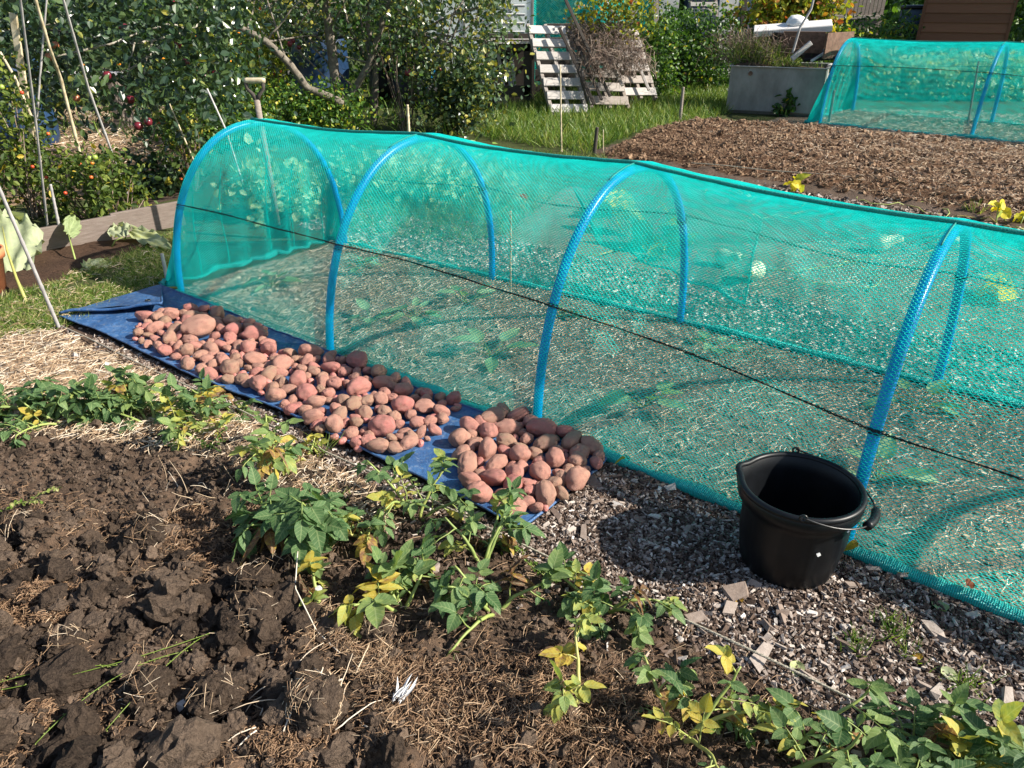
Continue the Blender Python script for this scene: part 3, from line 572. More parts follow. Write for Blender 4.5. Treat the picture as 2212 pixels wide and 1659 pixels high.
def tunnel(name, label, secs, cell_a, cell_b, hw, cord_ts, hoop_r=.0185, first_end=True, nh=None):
    root = empty(name, secs[0][0], label, 'net tunnel', 'low garden tunnels of blue hoops and green net')
    for k, s in enumerate(secs[:nh]):
        mb = MB(); q = s[::4].copy(); q[0, 2] = q[-1, 2] = -.05; tube(mb, q, hoop_r, 14); mb.build('hoop', M['pipe'], root, True)
    S = Surf([x.copy() for x in secs], hoop_r+.004, .06, .02); n = len(secs)-1
    Ls = [np.linalg.norm(secs[k+1][0]-secs[k][0]) for k in range(n)]; cum = np.concatenate([[0], np.cumsum(Ls)]); LT = cum[-1]
    fn = lambda a, b: S(np.interp(a*LT, cum, np.arange(n+1.)), b)
    arc = np.linalg.norm(np.diff(secs[1], axis=0), axis=1).sum(); mb = MB(); threads(mb, fn, int(LT/cell_a), int(arc/cell_b), hw)
    # closed end: net gathered down to the ground, pleated
    s0 = S.S[0]; dirv = nrm(secs[0][0]-secs[1][0]); 
    def endf(a, b):
        t = .02+.96*a; k = t*(len(s0)-1); j = np.minimum(k.astype(int), len(s0)-2); g = (k-j)[..., None]; top = s0[j]*(1-g)+s0[j+1]*g
        bot = top.copy(); bot[..., 2] = 0; p = top*(1-b[..., None])+bot*b[..., None]
        pl = .035*np.sin(a*60+3*np.sin(a*11))*b+.16*b+.05*np.sin(b*3.1)*(1-np.abs(2*a-1)); return p+dirv*pl[..., None]
    wd = np.linalg.norm(secs[0][0]-secs[0][-1]); threads(mb, endf, int(arc*.95/cell_a), int(.75*secs[0][:, 2].max()/cell_b*1.2), hw)
    for aa in (.22, .3, .41, .55, .63, .76):
        bb = np.linspace(.25, 1, 20); tube(mb, endf(np.full(20, aa)+.004*np.sin(bb*9), bb), .0035, 5)
    mb.build('net', M['net'], root)
    mb = MB(); zz = np.linspace(0, 1, 60)
    pn = fn(zz, np.full(60, .0)); pf = fn(zz, np.full(60, 1.)); wob_tube(mb, pn-NV*.015+A([0, 0, .012]), .021, .75, 14, .012, 3); wob_tube(mb, pf+A([0, 0, .012]), .016, .7, 12, .02, 8)
    aa = np.linspace(0, 1, 40); pe = endf(aa, np.ones(40)); wob_tube(mb, pe+A([0, 0, .01]), .022, .8, 12, .02, 12); mb.build('hem', M['bundle'], root, True, lp=True)
    mb = MB(); pr = fn(np.linspace(0, 1, 80), np.full(80, .5)); pr[:, 2] += .006; tube(mb, pr, .0075, 7); 
    for k, s in enumerate(secs[:nh]):
        if k > 0:
            t_ = np.linspace(.42, .5, 8); a_ = np.full(8, cum[k]/LT); tube(mb, fn(a_, t_)+A([0, 0, .003]), .003, 5)
    mb.build('ridge_cord', M['ridge'], root, True)
    for t in cord_ts:
        z = np.linspace(0, 1, 260); p = fn(z, t+.008*np.sin(z*9) if np.isscalar(t) else np.interp(z*LT, cum, t)); mb = MB(); n0 = nrm(p-((secs[0][0]+secs[0][-1])/2)); c = p.copy(); mid = (fn(z, z*0)+fn(z, z*0+1))/2
        o = nrm(p-mid); 
        for ph in (0, math.pi): tube(mb, p+o*.004+A([0, 0, 1])*(.0035*np.sin(z*LT*160+ph))[:, None], .0022, 4, .5)
        for k, s in enumerate(secs[:nh]):
            i0 = int((t if np.isscalar(t) else t[k])*(len(s)-1)); tg = nrm(s[i0+1]-s[i0]); ax = nrm(np.cross(tg, U)); th = np.linspace(0, 2*math.pi, 14)
            for dd in (-.006, .006): tube(mb, s[i0]+tg*dd+(ax[None]*np.cos(th)[:, None]+np.cross(tg, ax)[None]*np.sin(th)[:, None])*(hoop_r+.003), .0022, 4)
        mb.build('lacing', M['cord'], root)
    return root, fn, S, cum/LT
def apexat(a, b, px, py):
    m = (a+b)/2; q = P(px, py, m[1]); return A([q[0], m[1], q[2]])
APX = [(545, 257), (905, 289), (1372, 352), (2065, 482)]
secs = [section(NEAR[k], FAR[k], apexat(NEAR[k], FAR[k], *APX[k])-A([0, 0, .025])) for k in range(4)]
n5 = NEAR[3]+(NEAR[3]-NEAR[2])*1.05; f5 = FAR[3]+(FAR[3]-FAR[2])*1.1; secs.append(section(n5, f5, (n5+f5)/2+A([0, 0, .87])))
T1, FN1, S1, KN1 = tunnel('net_tunnel', 'nearest net tunnel, teal mesh over blue hoops, beside the blue tarp of potatoes', secs, .0088, .0068, .0012, (A([.212, .212, .20, .165, .14]), .765))
# loose flap of net hanging on the far side
fc = [P(1235, 395, 4.35), P(1645, 462, 3.75), P(1612, 655, 3.62), P(1290, 520, 4.2)]
def flap(a, b):
    a = a[..., None]; b = b[..., None]; p = (fc[0]*(1-a)+fc[1]*a)*(1-b)+(fc[3]*(1-a)+fc[2]*a)*b
    return p+NV*(.03*np.sin(a*22+b*3)*b)
mb = MB(); threads(mb, flap, 110, 60, .00125); e = np.linspace(0, 1, 40); z_ = np.zeros(40)
mb.build('net_flap', M['net'], T1)
mb = MB(); wob_tube(mb, flap(e, z_+1), .009, .6, 7, .015, 2); wob_tube(mb, flap(z_, e), .008, .6, 7, .015, 3); wob_tube(mb, flap(z_+1, e), .007, .6, 7, .015, 4)
mb.build('flap_hem', M['bundle'], T1, True, lp=True)
# second tunnel at the right
b2 = [(G(1770, 268)), (G(2097, 299)), ]; stp = b2[1]-b2[0]; W2 = 1.3
nears2 = [b2[0]+stp*k for k in range(4)]; secs2 = []
for k, a in enumerate(nears2):
    f = a+NV*W2*1.15; h = (.985, .99, 1.0, 1.)[k]; secs2.append(section(a, f, (a+f)/2+A([0, 0, h]), 2.25))
secs2 = [secs2[0], secs2[1], secs2[2], secs2[3]]
T2, FN2, S2, KN2 = tunnel('net_tunnel', 'second net tunnel further back beside the grey metal tank', secs2, .0165, .0125, .0023, (.26, .74), .022)

# ------------------------------------------------------------------ tarpaulin
def resamp(c, n):
    L = np.concatenate([[0], np.cumsum(np.linalg.norm(np.diff(c, axis=0), axis=1))]); t = np.linspace(0, L[-1], n); return np.stack([np.interp(t, L, c[:, k]) for k in range(c.shape[1])], 1)
NL, NW = 260, 46; L_ = resamp(TARP_L, NL); R_ = resamp(TARP_R, NL); f = np.linspace(0, 1, NW)[None, :, None]
xy = L_[:, None]*(1-f)+R_[:, None]*f
def tz(x, y, e): return .016+.012*fbm(x*7, y*7, 91)+.007*fbm(x*22, y*22, 92)+.012*np.exp(-e/.03)
fe = np.minimum(f[..., 0], 1-f[..., 0])*.6+np.zeros((NL, 1)); zt = tz(xy[..., 0], xy[..., 1], fe)
troot = empty('tarpaulin', (*xy[0, 0], 0), 'long blue tarpaulin with a folded corner laid on the chip path', 'tarpaulin')
top = np.concatenate([xy, zt[..., None]], -1); mb = MB(); grid(mb, top); bot = top.copy(); bot[..., 2] -= .003; grid(mb, bot[::-1])
mb.build('sheet', M['tarp'], troot, True)
def hem(pts, r=.0045): mb = MB(); tube(mb, pts, r, 6); return mb
mb = hem(top[:, 0]+A([0, 0, .0])); tube(mb, top[:, -1], .0045, 6); tube(mb, top[-1, :], .0055, 6); mb.build('hem', M['tarp'], troot, True)
fa, fb_, fcn = G(133, 692), G(350, 626), G(357, 684)
nn = 30; a = np.linspace(0, 1, nn)[:, None, None]; b_ = np.linspace(0, 1, nn)[None, :, None]
edge1 = fa*(1-a)+fb_*a; edge2 = fa*(1-a)+fcn*a; fl = edge1*(1-b_)+edge2*b_
fl[..., 2] = .03+.045*b_[..., 0]**1.5*(.35+.65*a[..., 0])+.012*fbm(fl[..., 0]*14, fl[..., 1]*14, 5)
mb = MB(); grid(mb, fl); g2 = fl.copy(); g2[..., 2] -= .004; grid(mb, g2[::-1]); mb.build('folded_corner', M['tarp'], troot, True)
mb = MB(); wave = fl[:, -1]-A([0, 0, .008])+A([0, 0, 1])*(.006*np.sin(np.linspace(0, 9, nn)))[:, None]; tube(mb, wave, .008, 6); tube(mb, fl[-1], .005, 6); mb.build('fold_edge', M['tarp'], troot, True)
gc = fl[-5, -6]; mb = MB(); th = np.linspace(0, 2*math.pi, 21); tube(mb, gc+np.stack([np.cos(th)*.012, np.sin(th)*.012, th*0+.005], 1), .0035, 6); mb.build('eyelet', M['steel'], troot, True)
gc = top[-8, -4]; mb = MB(); tube(mb, gc+np.stack([np.cos(th)*.011, np.sin(th)*.011, th*0+.005], 1), .003, 6); mb.build('eyelet', M['steel'], troot, True)

# ------------------------------------------------------------------ potatoes
pot_me = []
for k in range(10):
    V, F = ico(4); r = np.random.default_rng(k+100); o = Vector((k*5.3, k*2.1, 0))
    d = A([mn.fractal(Vector(v)*.8+o, 1., 2., 2)*.24 for v in V]); V = V*(1+d[:, None])
    for q in range(9):
        c = nrm(r.normal(size=3)); c[0] += r.uniform(-.6, 1); c = nrm(c); ang = np.arccos(np.clip(nrm(V)@c, -1, 1)); V = V*(1-.09*np.exp(-(ang/.12)**2)+.03*np.exp(-((ang-.28)/.12)**2))[:, None]
    taper = r.uniform(-.16, .16); bend = r.uniform(-.12, .12); V[:, 1:] *= (1+taper*V[:, :1]); V[:, 1] += bend*V[:, 0]**2
    if k == 8: bb = nrm(A([.2, .1, 1.])); ang = np.arccos(np.clip(nrm(V)@bb, -1, 1)); V = V*(1+.55*np.exp(-(ang/.42)**2))[:, None]
    mb = MB(); mb.add(V, F); pot_me.append(mb.mesh('potato', M['potato'], True))
HEAP1 = gp((292, 722), (318, 700), (352, 687), (470, 684), (565, 722), (600, 768), (740, 790), (850, 832), (905, 862), (990, 880), (995, 905), (950, 935), (935, 965), (850, 1000), (800, 998), (745, 980), (640, 918), (560, 862), (430, 822), (385, 790), (340, 768), (296, 752))
HEAP2 = gp((985, 1000), (990, 975), (1045, 915), (1115, 912), (1180, 940), (1270, 975), (1305, 1020), (1265, 1055), (1190, 1108), (1150, 1130), (1100, 1135), (1020, 1100), (995, 1045))
def relax(poly, N, rfun, fixed=(), seed=0):
    r_ = np.random.default_rng(seed); lo = poly.min(0); hi = poly.max(0); fx = len(fixed); p = [A(f[:2]) for f in fixed]; rad = [f[2] for f in fixed]
    rs = sorted([rfun(poly.mean(0), r_) for _ in range(N-fx)], reverse=True)
    for rr in rs:
        best = None
        for _ in range(40):
            c = r_.uniform(lo, hi)
            if not inpoly(c[0], c[1], poly): continue
            if rfun is r1 and rr > .026 and un(*c)[0] > .8 and r_.random() < .5: continue
            g_ = (np.linalg.norm(A(p)-c, axis=1)-A(rad)).min()-rr if p else 0
            if best is None or g_ > best[0]: best = (g_, c)
        p.append(best[1]); rad.append(rr)
    p = A(p); rad = A(rad)
    cen = poly.mean(0); z = rad+r_.uniform(0, .012, N); q = np.concatenate([p, z[:, None]], 1); home = q.copy()
    for it in range(340):
        q[:, 2] -= .0012; d = q[:, None]-q[None]; D = np.sqrt((d**2).sum(-1))+np.eye(N); R = (rad[:, None]+rad[None])*.93
        ov = np.maximum(R-D, 0); np.fill_diagonal(ov, 0); mv = (d/D[..., None]*ov[..., None]*.3).sum(1); mv[:, 2] *= .4; mv[:fx, :2] = 0; q += mv
        q[:, 2] = np.maximum(q[:, 2], rad)
        out = ~inpoly(q[:, 0], q[:, 1], poly)
        if it % 4 == 0 and out.any(): q[out, :2] += (cen-q[out, :2])*.0; q[out, :2] = q[out, :2]*.93+home[out, :2]*.07
        q[:fx, :2] = home[:fx, :2]
    return q, rad
def r1(q, r):
    u, n = un(*q); big = u < .75
    s = r.gamma(7, .0032) if big else r.gamma(7, .0029)
    return float(np.clip(s, .0125 if not big else .015, .043))
def r2(q, r): return float(np.clip(r.gamma(8, .0031), .013, .036))
fix1 = [(*G(437, 735)[:2], .058), (*G(340, 730)[:2], .036), (*G(474, 700)[:2], .037), (*G(552, 745)[:2], .043), (*G(510, 735)[:2], .038), (*G(302, 722)[:2], .013), (*G(310, 752)[:2], .017), (*G(980, 884)[:2], .029), (*G(985, 900)[:2], .013), (*G(370, 755)[:2], .032), (*G(410, 808)[:2], .031), (*G(828, 950)[:2], .043), (*G(725, 945)[:2], .038), (*G(680, 925)[:2], .032), (*G(820, 990)[:2], .032), (*G(772, 978)[:2], .024), (*G(925, 965)[:2], .012), (*G(955, 925)[:2], .024)]
fix2 = [(*G(1038, 1095)[:2], .041), (*G(1110, 1125)[:2], .034), (*G(1065, 1060)[:2], .036), (*G(1170, 955)[:2], .043), (*G(1158, 1118)[:2], .019), (*G(1276, 990)[:2], .034), (*G(1286, 1022)[:2], .024), (*G(1110, 1075)[:2], .034), (*G(1178, 1095)[:2], .036), (*G(1235, 980)[:2], .037)]
names1 = {0: 'largest potato, long and pink-brown, on top of the far end of the heap', 1: 'round earthy potato at the far left of the heap, on open blue tarp', 2: 'upright oval potato behind the largest potato', 3: 'big dimpled brown potato at the right side of the heap far end', 4: 'smooth brown potato just left of the big dimpled one', 5: 'tiny round potato alone at the far left tip of the heap', 6: 'small pink potato at the left rim of the heap on the tarp', 7: 'purple-pink potato lying apart against the green net hem', 8: 'tiny potato touching the lone one by the green net hem', 9: 'knobbly potato with a small nose at the left of the heap', 10: 'flat round potato at the lower left rim of the long heap', 11: 'big smooth pink potato near the bare gap of the tarp', 12: 'dusty oval potato on the near rim of the long heap', 13: 'round pink potato at the near rim, beside the potato leaves', 14: 'oval potato lying last at the near corner of the long heap', 15: 'round purplish potato one in from the near corner of the long heap', 16: 'tiny pink potato alone on the bare gap of the tarp', 17: 'round potato at the right rim beside the bare gap of the tarp'}
names2 = {0: 'large pink potato at the lower left corner of the short heap', 1: 'oval potato lowest of all, at the near tip of the tarp', 2: 'long pale potato behind the lower left corner of the short heap', 3: 'big earthy potato at the back of the short heap by the green hem', 4: 'little pink potato near the tip, in front of the bare tarp edge', 5: 'brown earthy potato at the back right corner of the short heap', 6: 'dark dusty potato at the right edge of the tarp', 7: 'oval potato with an eye facing up in the front of the short heap', 8: 'reddish oval potato at the front right of the short heap', 9: 'large brown potato left of the back right corner of the short heap'}
small = []; RMIN = 0.
def place(q, rad, names, heap, seed):
    r_ = np.random.default_rng(seed)
    for i in range(len(q)):
        k = 8 if (heap == 1 and i == 9) else int(r_.choice([0, 1, 2, 3, 4, 5, 6, 7, 9])); o = bpy.data.objects.new('potato', pot_me[k]); scn.collection.objects.link(o)
        e = r_.uniform(1.08, 1.5) if not (heap == 1 and i == 0) else 1.5
        if i in (12, 6, 15) or (heap == 2 and i == 6): e = 1.05
        s = rad[i]*A([e, r_.uniform(.92, 1.04), r_.uniform(.8, .92)])/1.0; flat = s[2]
        tl = r_.normal(0, .22) if rad[i] > .03 else r_.normal(0, .35)
        if heap == 1 and i == 2: tl = 1.1
        o.scale = s; o.rotation_euler = (r_.normal(0, .4), tl, r_.uniform(0, 2*math.pi) if not (heap == 1 and i == 0) else .75)
        if rad[i] < RMIN: small.append((o, )); 
        zb = .024; o.location = (q[i, 0], q[i, 1], q[i, 2]-(rad[i]-flat)*.8+zb)
        o['category'] = 'potato'; u, n = un(q[i, 0], q[i, 1])
        if i in names: o['label'] = names[i]; continue
        sz = 'large' if rad[i] > .031 else ('medium-sized' if rad[i] > .021 else 'small')
        if heap == 1: where = 'far end' if u < .75 else ('middle' if u < 1.55 else 'near end'); o['label'] = f'one of the {sz} pink-brown potatoes in the {where} of the long heap'; o['group'] = f'{sz} potatoes in the {where} of the long heap'
        else: o['label'] = f'one of the {sz} pink-brown potatoes in the short heap at the tarp tip'; o['group'] = f'{sz} potatoes in the short heap'
Q1 = relax(HEAP1, 300, r1, fix1, 3); Q2 = relax(HEAP2, 84, r2, fix2, 4); allr = np.sort(np.concatenate([Q1[1][18:], Q2[1][10:]]))[::-1]; RMIN = allr[270]; place(*Q1, names1, 1, 5); place(*Q2, names2, 2, 6)
bpy.context.view_layer.update(); mb = MB()
for o, in small:      # the tiniest ones beyond three hundred, as one mesh
    if 'group' not in o: continue
    n_ = len(o.data.vertices); co_ = np.empty(n_*3); o.data.vertices.foreach_get('co', co_); mw = A(o.matrix_world); V = co_.reshape(-1, 3)@mw[:3, :3].T+mw[:3, 3]
    li = np.empty(len(o.data.polygons)*3, int); o.data.polygons.foreach_get('vertices', li); mb.add(V, li.reshape(-1, 3)); bpy.data.objects.remove(o)
tag(mb.build('small_potatoes', M['potato_small'], smooth=True), 'the tiniest pink potatoes filling gaps between the bigger ones in both heaps', 'potatoes', kind='stuff')

# ------------------------------------------------------------------ bucket
bc = A([.815, 1.745, .006]); RB, RT, BH = .130, .162, .275
root = empty('bucket', bc, 'empty black plastic bucket with a pouring lip standing on wood chips', 'bucket')
def spout(th):  # spout towards the back left
    a = math.radians(150); d = (th-a+math.pi) % (2*math.pi)-math.pi; return np.exp(-(d/.17)**2)
th = np.linspace(0, 2*math.pi, 97)[:-1]; rows = []
def ring(r, z, sp=0, rib=0): rr = r+sp*spout(th)+rib*np.where(np.sin(th*11) > .93, 1, 0); return np.stack([rr*np.cos(th), rr*np.sin(th), np.full(96, z)+sp*.45*spout(th)], 1)
prof = [(.0, 0, 0, 0), (RB-.008, 0, 0, 0), (RB, .006, 0, 0), (RB+.004, .02, 0, .002), (RB+.018, .12, 0, .002), (RT-.013, .2, 0, .002), (RT-.006, .228, .004, 0), (RT+.006, .232, .006, 0), (RT+.008, .25, .010, 0), (RT+.005, BH-.003, .016, 0), (RT-.002, BH, .016, 0), (RT-.008, BH-.004, .014, 0), (RT-.011, .225, .01, 0), (RT-.02, .18, .002, 0), (RB+.012, .1, 0, 0), (RB-.002, .012, 0, 0), (.0, .010, 0, 0)]
def bb(prof, nm, mat):
    V = np.concatenate([ring(*p) for p in prof])+bc; mb = MB(); i = np.arange(len(prof)-1)[:, None]*96; j = np.arange(96)[None]; j2 = (j+1) % 96
    mb.add(V, np.stack([i+j, i+j2, i+96+j2, i+96+j], -1).reshape(-1, 4)); return mb.build(nm, mat, root, True)
bb(prof, 'body', M['black'])
mb = MB(); thr = np.linspace(0, 2*math.pi, 97); rr = RT+.001+.014*spout(thr); tube(mb, bc+np.stack([rr*np.cos(thr), rr*np.sin(thr), BH-.004+.006*spout(thr)], 1), .0095, 10, .5, False); mb.build('rim', M['black'], root, True)
# wire handle lying against the right/front side
ear = [math.radians(77), math.radians(-108)]
h0, h1 = [bc+A([(RT+.012)*math.cos(e), (RT+.012)*math.sin(e), BH+.008]) for e in ear]
gripc = bc+A([RT+.05, -.052, .215])
def arc(a, b, c, n=40): t = np.linspace(0, 1, n)[:, None]; return (1-t)**2*a+2*t*(1-t)*b+t*t*c
hp = []
for k, a in enumerate(np.linspace(ear[0], ear[1], 60)):
    f_ = math.sin(math.pi*k/59); hp.append(bc+A([(RT+.012+.026*f_**1.5)*math.cos(a), (RT+.012+.026*f_**1.5)*math.sin(a), BH+.01-.05*f_]))
mb = MB(); tube(mb, hp, .0028, 7); 
for e in ear:
    c0 = bc+A([(RT+.01)*math.cos(e), (RT+.01)*math.sin(e), BH+.008]); t2 = np.linspace(0, 2*math.pi, 15); tube(mb, c0+np.stack([-math.sin(e)*.009*np.cos(t2), math.cos(e)*.009*np.cos(t2), .009*np.sin(t2)], 1), .0028, 6)
hnd = mb.build('handle', M['steel'], root, True); mb = MB(); gseg = A(hp)[31:41]; tube(mb, gseg, .0125, 12); mb.build('grip', M['black'], hnd, True)
mb = MB(); r_ = np.random.default_rng(2)
for (a, z) in ((-85, .155), (-84, .15), (-55, .215)):
    a = math.radians(a); rr = RB+(RT-RB)*z/BH*.86+.008; c = bc+A([rr*math.cos(a), rr*math.sin(a), z]); inst(mb, CHIPS[1], CH_F, [c], A([-math.sin(a), math.cos(a), .4]), A([math.cos(a), math.sin(a), .2]), A([[.008, .006, .002]]), .95)
mb.build('paint_fleck', M['feather'], root)

# ------------------------------------------------------------------ potato plants
def curve(p0, d, L, droop, n, r): 
    pts = [A(p0)]; d = nrm(A(d, float))
    for k in range(n): d = nrm(d+A([0, 0, -droop])+r.normal(0, .10, 3)); pts.append(pts[-1]+d*L/n)
    return A(pts)
def potato_plant(px, py, hp, label, nst=3, tone=.3, tvar=.25, spread=.5, lean=(0, 0), leafL=.055, seed=0, droop=.06, dens=1., bare=0.):
    r = np.random.default_rng(seed+500); g = G(px, py); g[2] = hgt(g[0], g[1])-.005
    root = empty('potato_plant', g, label, 'potato plant', 'potato plants left in the plot'); sm = MB(); acc = {0: [], 1: [], 2: []}
    for s in range(nst):
        a = r.uniform(0, 2*math.pi) if nst > 1 else 0; d = A([math.cos(a)*spread+lean[0], math.sin(a)*spread+lean[1], 1.]); L = hp*r.uniform(.8, 1.15)*(1+.25*np.hypot(*lean))
        q = curve(g+A([math.cos(a), math.sin(a), 0])*.012, d, L, droop, 12, r); tube(sm, q, np.linspace(.0062, .0026, 13), 7, np.clip(tone*.9+.1+r.uniform(-.1, .2), 0, 1))
        side = 1; start = 3 if bare == 0 else int(3+bare*7)
        for k in np.arange(start, 13, 1/dens):
            k = int(k); 
            if k > 12: break
            base = q[k]; td = nrm(q[min(k+1, 12)]-q[max(k-1, 0)]); az = k*2.4+r.uniform(-.4, .4); out = nrm(np.cross(td, A([math.cos(az), math.sin(az), .3]))); 
            d2 = nrm(out*1.0+td*.55+A([0, 0, .15])); PL = hp*r.uniform(.28, .5)*(.6 if k > 10 else 1); pl = min(PL, .17)
            rq = curve(base, d2, pl, .09, 8, r); tube(sm, rq, np.linspace(.0024, .001, 9), 5, np.clip(tone+.1, 0, 1)); lt = float(np.clip(tone+r.normal(0, tvar), .0, 1.)); low = k < 6
            if low and r.random() < .3: lt = r.uniform(.62, 1.)
            LL = leafL*r.uniform(.75, 1.15)
            for kk, sc in ((3, .6), (5, .85), (7, .95)):
                for sd in (-1, 1):
                    if r.random() < .12: continue
                    t3 = nrm(rq[min(kk+1, 8)]-rq[kk-1]); lat = nrm(np.cross(t3, A([0, 0, 1.])))*sd; up = nrm(A([0, 0, 1.])+r.normal(0, .28, 3)); X = nrm(lat+t3*.45+r.normal(0, .15, 3)-A([0, 0, .15]))
                    curl = 1 if lt > .88 else r.integers(0, 3); acc[int(curl)].append((rq[kk]+X*.004, X, up, LL*sc, lt+r.normal(0, .05)))
            t3 = nrm(rq[-1]-rq[-3]); acc[int(r.integers(0, 3))].append((rq[-1], t3, nrm(A([0, 0, 1.])+r.normal(0, .3, 3)), LL*1.15, lt))
    fm = MB()
    for c, l in acc.items():
        if not l: continue
        S = A([x[3] for x in l]); v = np.clip(A([x[4] for x in l]), 0, 1); wd = np.where(v > .9, .5, 1.)
        inst(fm, FL[c][0], FL[c][1], A([x[0] for x in l]), A([x[1] for x in l]), A([x[2] for x in l]), np.stack([S, S*wd, S*np.where(v > .9, 3., 1.)], 1), v)
    sm.build('stem', M['stem'], root, True); fm.build('leaves', M['potleaf'], root, True, lp=True); return root
PP = [
 (70, 905, .17, 'dark green leafy potato plant at the far left of the row', 4, .13, .1, .8, (0, 0), .055),
 (150, 925, .20, 'broad potato plant with bright backlit leaves, second from the left edge', 5, .2, .15, .9, (0, 0), .06),
 (230, 900, .20, 'potato plant with one upright yellow leaf on the straw mulch', 4, .28, .22, .7, (0, 0), .055),
 (330, 925, .19, 'potato plant with a bent bare stem, in the left leafy clump', 4, .3, .2, .8, (0, 0), .055),
 (425, 950, .17, 'yellowing potato plant at the right end of the left leafy clump', 4, .5, .25, .8, (0, 0), .05),
 (480, 880, .17, 'green potato plant leaning over the near edge of the blue tarp', 4, .2, .12, 1.0, (.3, 0), .052),
 (590, 1040, .23, 'yellow-green potato plant with thick forked pale stems', 4, .44, .18, .6, (-.2, 0), .055),
 (665, 1000, .12, 'small pale yellow plant by the grass blades near the rope', 2, .6, .1, .5, (0, 0), .045),
 (655, 1190, .22, 'large blue-green healthy potato plant in the middle of the row', 5, .12, .07, .55, (-.1, 0), .07),
 (700, 1310, .10, 'low potato shoot with one yellow leaf beside the hay tuft', 2, .4, .25, .6, (0, 0), .055),
 (800, 1170, .15, 'wilting potato plant with brown curled leaves and a yellow leaf', 3, .5, .35, .8, (0, 0), .055),
 (905, 1130, .25, 'tall potato plant standing in front of the bare part of the tarp', 4, .33, .2, .55, (.1, 0), .052),
 (1045, 1240, .21, 'blue-green potato plant just below the near tip of the tarp', 4, .2, .2, .6, (0, 0), .055),
 (870, 1330, .17, 'potato plant with broad mottled leaves in the middle foreground', 4, .33, .22, .9, (0, 0), .075),
 (1070, 1330, .2, 'drooping potato plant with long hanging green leaf stalks', 4, .22, .15, .9, (.1, -.2), .06),
 (1310, 1320, .17, 'grey-green potato plant on the edge of the wood chip path', 5, .24, .2, .7, (0, 0), .052),
 (1240, 1530, .15, 'fallen bare yellow stalk with few leaves in the foreground', 2, .6, .15, .9, (-.8, .2), .05),
 (1470, 1600, .27, 'yellow and brown mottled potato plant in the right foreground', 4, .46, .3, .5, (0, 0), .052),
 (1700, 1665, .22, 'leaning potato plant with a thick stem at the bottom edge', 3, .3, .2, .5, (.5, .1), .06),
 (2040, 1690, .2, 'bright green potato plant in the bottom right corner', 6, .2, .15, .7, (0, 0), .062)]
for k, a in enumerate(PP): potato_plant(a[0], a[1], a[2]*.9, a[3], a[4], a[5], a[6], a[7], a[8], a[9]*.8, k, dens=(1. if k < 5 else (.72 if k in (8, 19) else .5)), bare=.5 if 'bare yellow' in a[3] else 0.)

# ------------------------------------------------------------------ ropes
def rope(a, b, label, sag=.0, r=.0035, lift=.015):
    n = 260; t = np.linspace(0, 1, n)[:, None]; p = A(a)*(1-t)+A(b)*t; p[:, 2] = lift+np.linspace(0, 0, n)-sag*4*t[:, 0]*(1-t[:, 0])+.004*np.sin(t[:, 0]*23); L = np.linalg.norm(A(b)-A(a)); mb = MB()
    for ph in (0, 2.09, 4.19):
        q = p.copy(); q[:, 2] += r*.6*np.cos(t[:, 0]*L*140+ph); q += (NV*r*.6)[None]*np.sin(t[:, 0]*L*140+ph)[:, None]; tube(mb, q, r*.62, 5)
    tag(mb.build('rope', M['rope'], smooth=True), label, 'rope', 'grey ropes edging the beds')
rope(G(131, 714), G(2020, 1618), 'grey twisted rope between the potato plot and the chip path', 0, .0035, .03)
rope(G(385, 622), G(2300, 1385), 'grey rope running along the green hem of the near tunnel', 0, .0035, .018)
rope(G(131, 714), G(-200, 800), 'pale rope running left from the tall cane along the grass', 0, .003, .02)
rope(G(1490, 375), G(2500, 470), 'thin rope stretched along the edge of the brown manure bed', 0, .004, .1)

# ------------------------------------------------------------------ canes, pegs, stakes
def cane(pts, y0, r, mat, label, name='bamboo_cane', nodes=True, y1=None, cat='cane', grp='canes and sticks'):
    """pts: survey points from top to foot; foot at distance y0, top at distance y1"""
    y1 = y0 if y1 is None else y1; ys = np.linspace(y1, y0, len(pts)); q = A([P(px, py, y) for (px, py), y in zip(pts, ys)])
    t = np.linspace(0, 1, len(pts)); tt = np.linspace(0, 1, 41); p = np.stack([np.interp(tt, t, q[:, k]) for k in range(3)], 1); L = np.linalg.norm(q[-1]-q[0]); rr = np.full(41, r)*np.linspace(.8, 1, 41)
    if nodes: rr[3::6] *= 1.22
    mb = MB(); tube(mb, p, rr, 8); return tag(mb.build(name, mat, smooth=True), label, cat, grp)
def yat(px, py): return float(G(px, py)[1])
yb = yat(110, 505)
cane([(41, -25), (76, 254), (104, 500)], yat(104, 500), .0075, M['cane_grey'], 'tall grey cane left of the yellow bamboo among the tomatoes', y1=4.6)
cane([(68, -30), (109, 109), (131, 169), (190, 400)], 5.9, .012, M['bamboo'], 'thick yellow bent bamboo cane in the tomato bed', y1=5.4)
cane([(103, -25), (90, 123), (68, 400)], 6.1, .008, M['cane_grey'], 'thin cane leaning left, crossing the grey cane')
cane([(130, -25), (191, 191), (286, 450)], yat(286, 450), .009, M['cane_grey'], 'long grey cane slanting down to the timber edging', y1=5.2)
cane([(0, 112), (33, 169), (72, 262), (100, 420)], 5.9, .011, M['bamboo'], 'yellow bamboo slanting in from the left edge')
cane([(447, 191), (488, 281), (535, 430)], 5.6, .008, M['cane_grey'], 'grey cane standing behind the first blue hoop')
cane([(366, 224), (425, 362)], 6.3, .007, M['bamboo'], 'brown cane slanting beside the first blue hoop')
cane([(207, 374), (220, 452)], yat(225, 500), .009, M['bamboo'], 'short brown cane behind the timber edging')
cane([(109, 398), (137, 534)], yat(137, 540), .010, M['cane_grey'], 'short grey cane in front of the timber edging')
cane([(-8, 392), (131, 716)], yat(131, 716), .009, M['cane_grey'], 'foreground grey cane with the rope tied at its foot', y1=3.35)
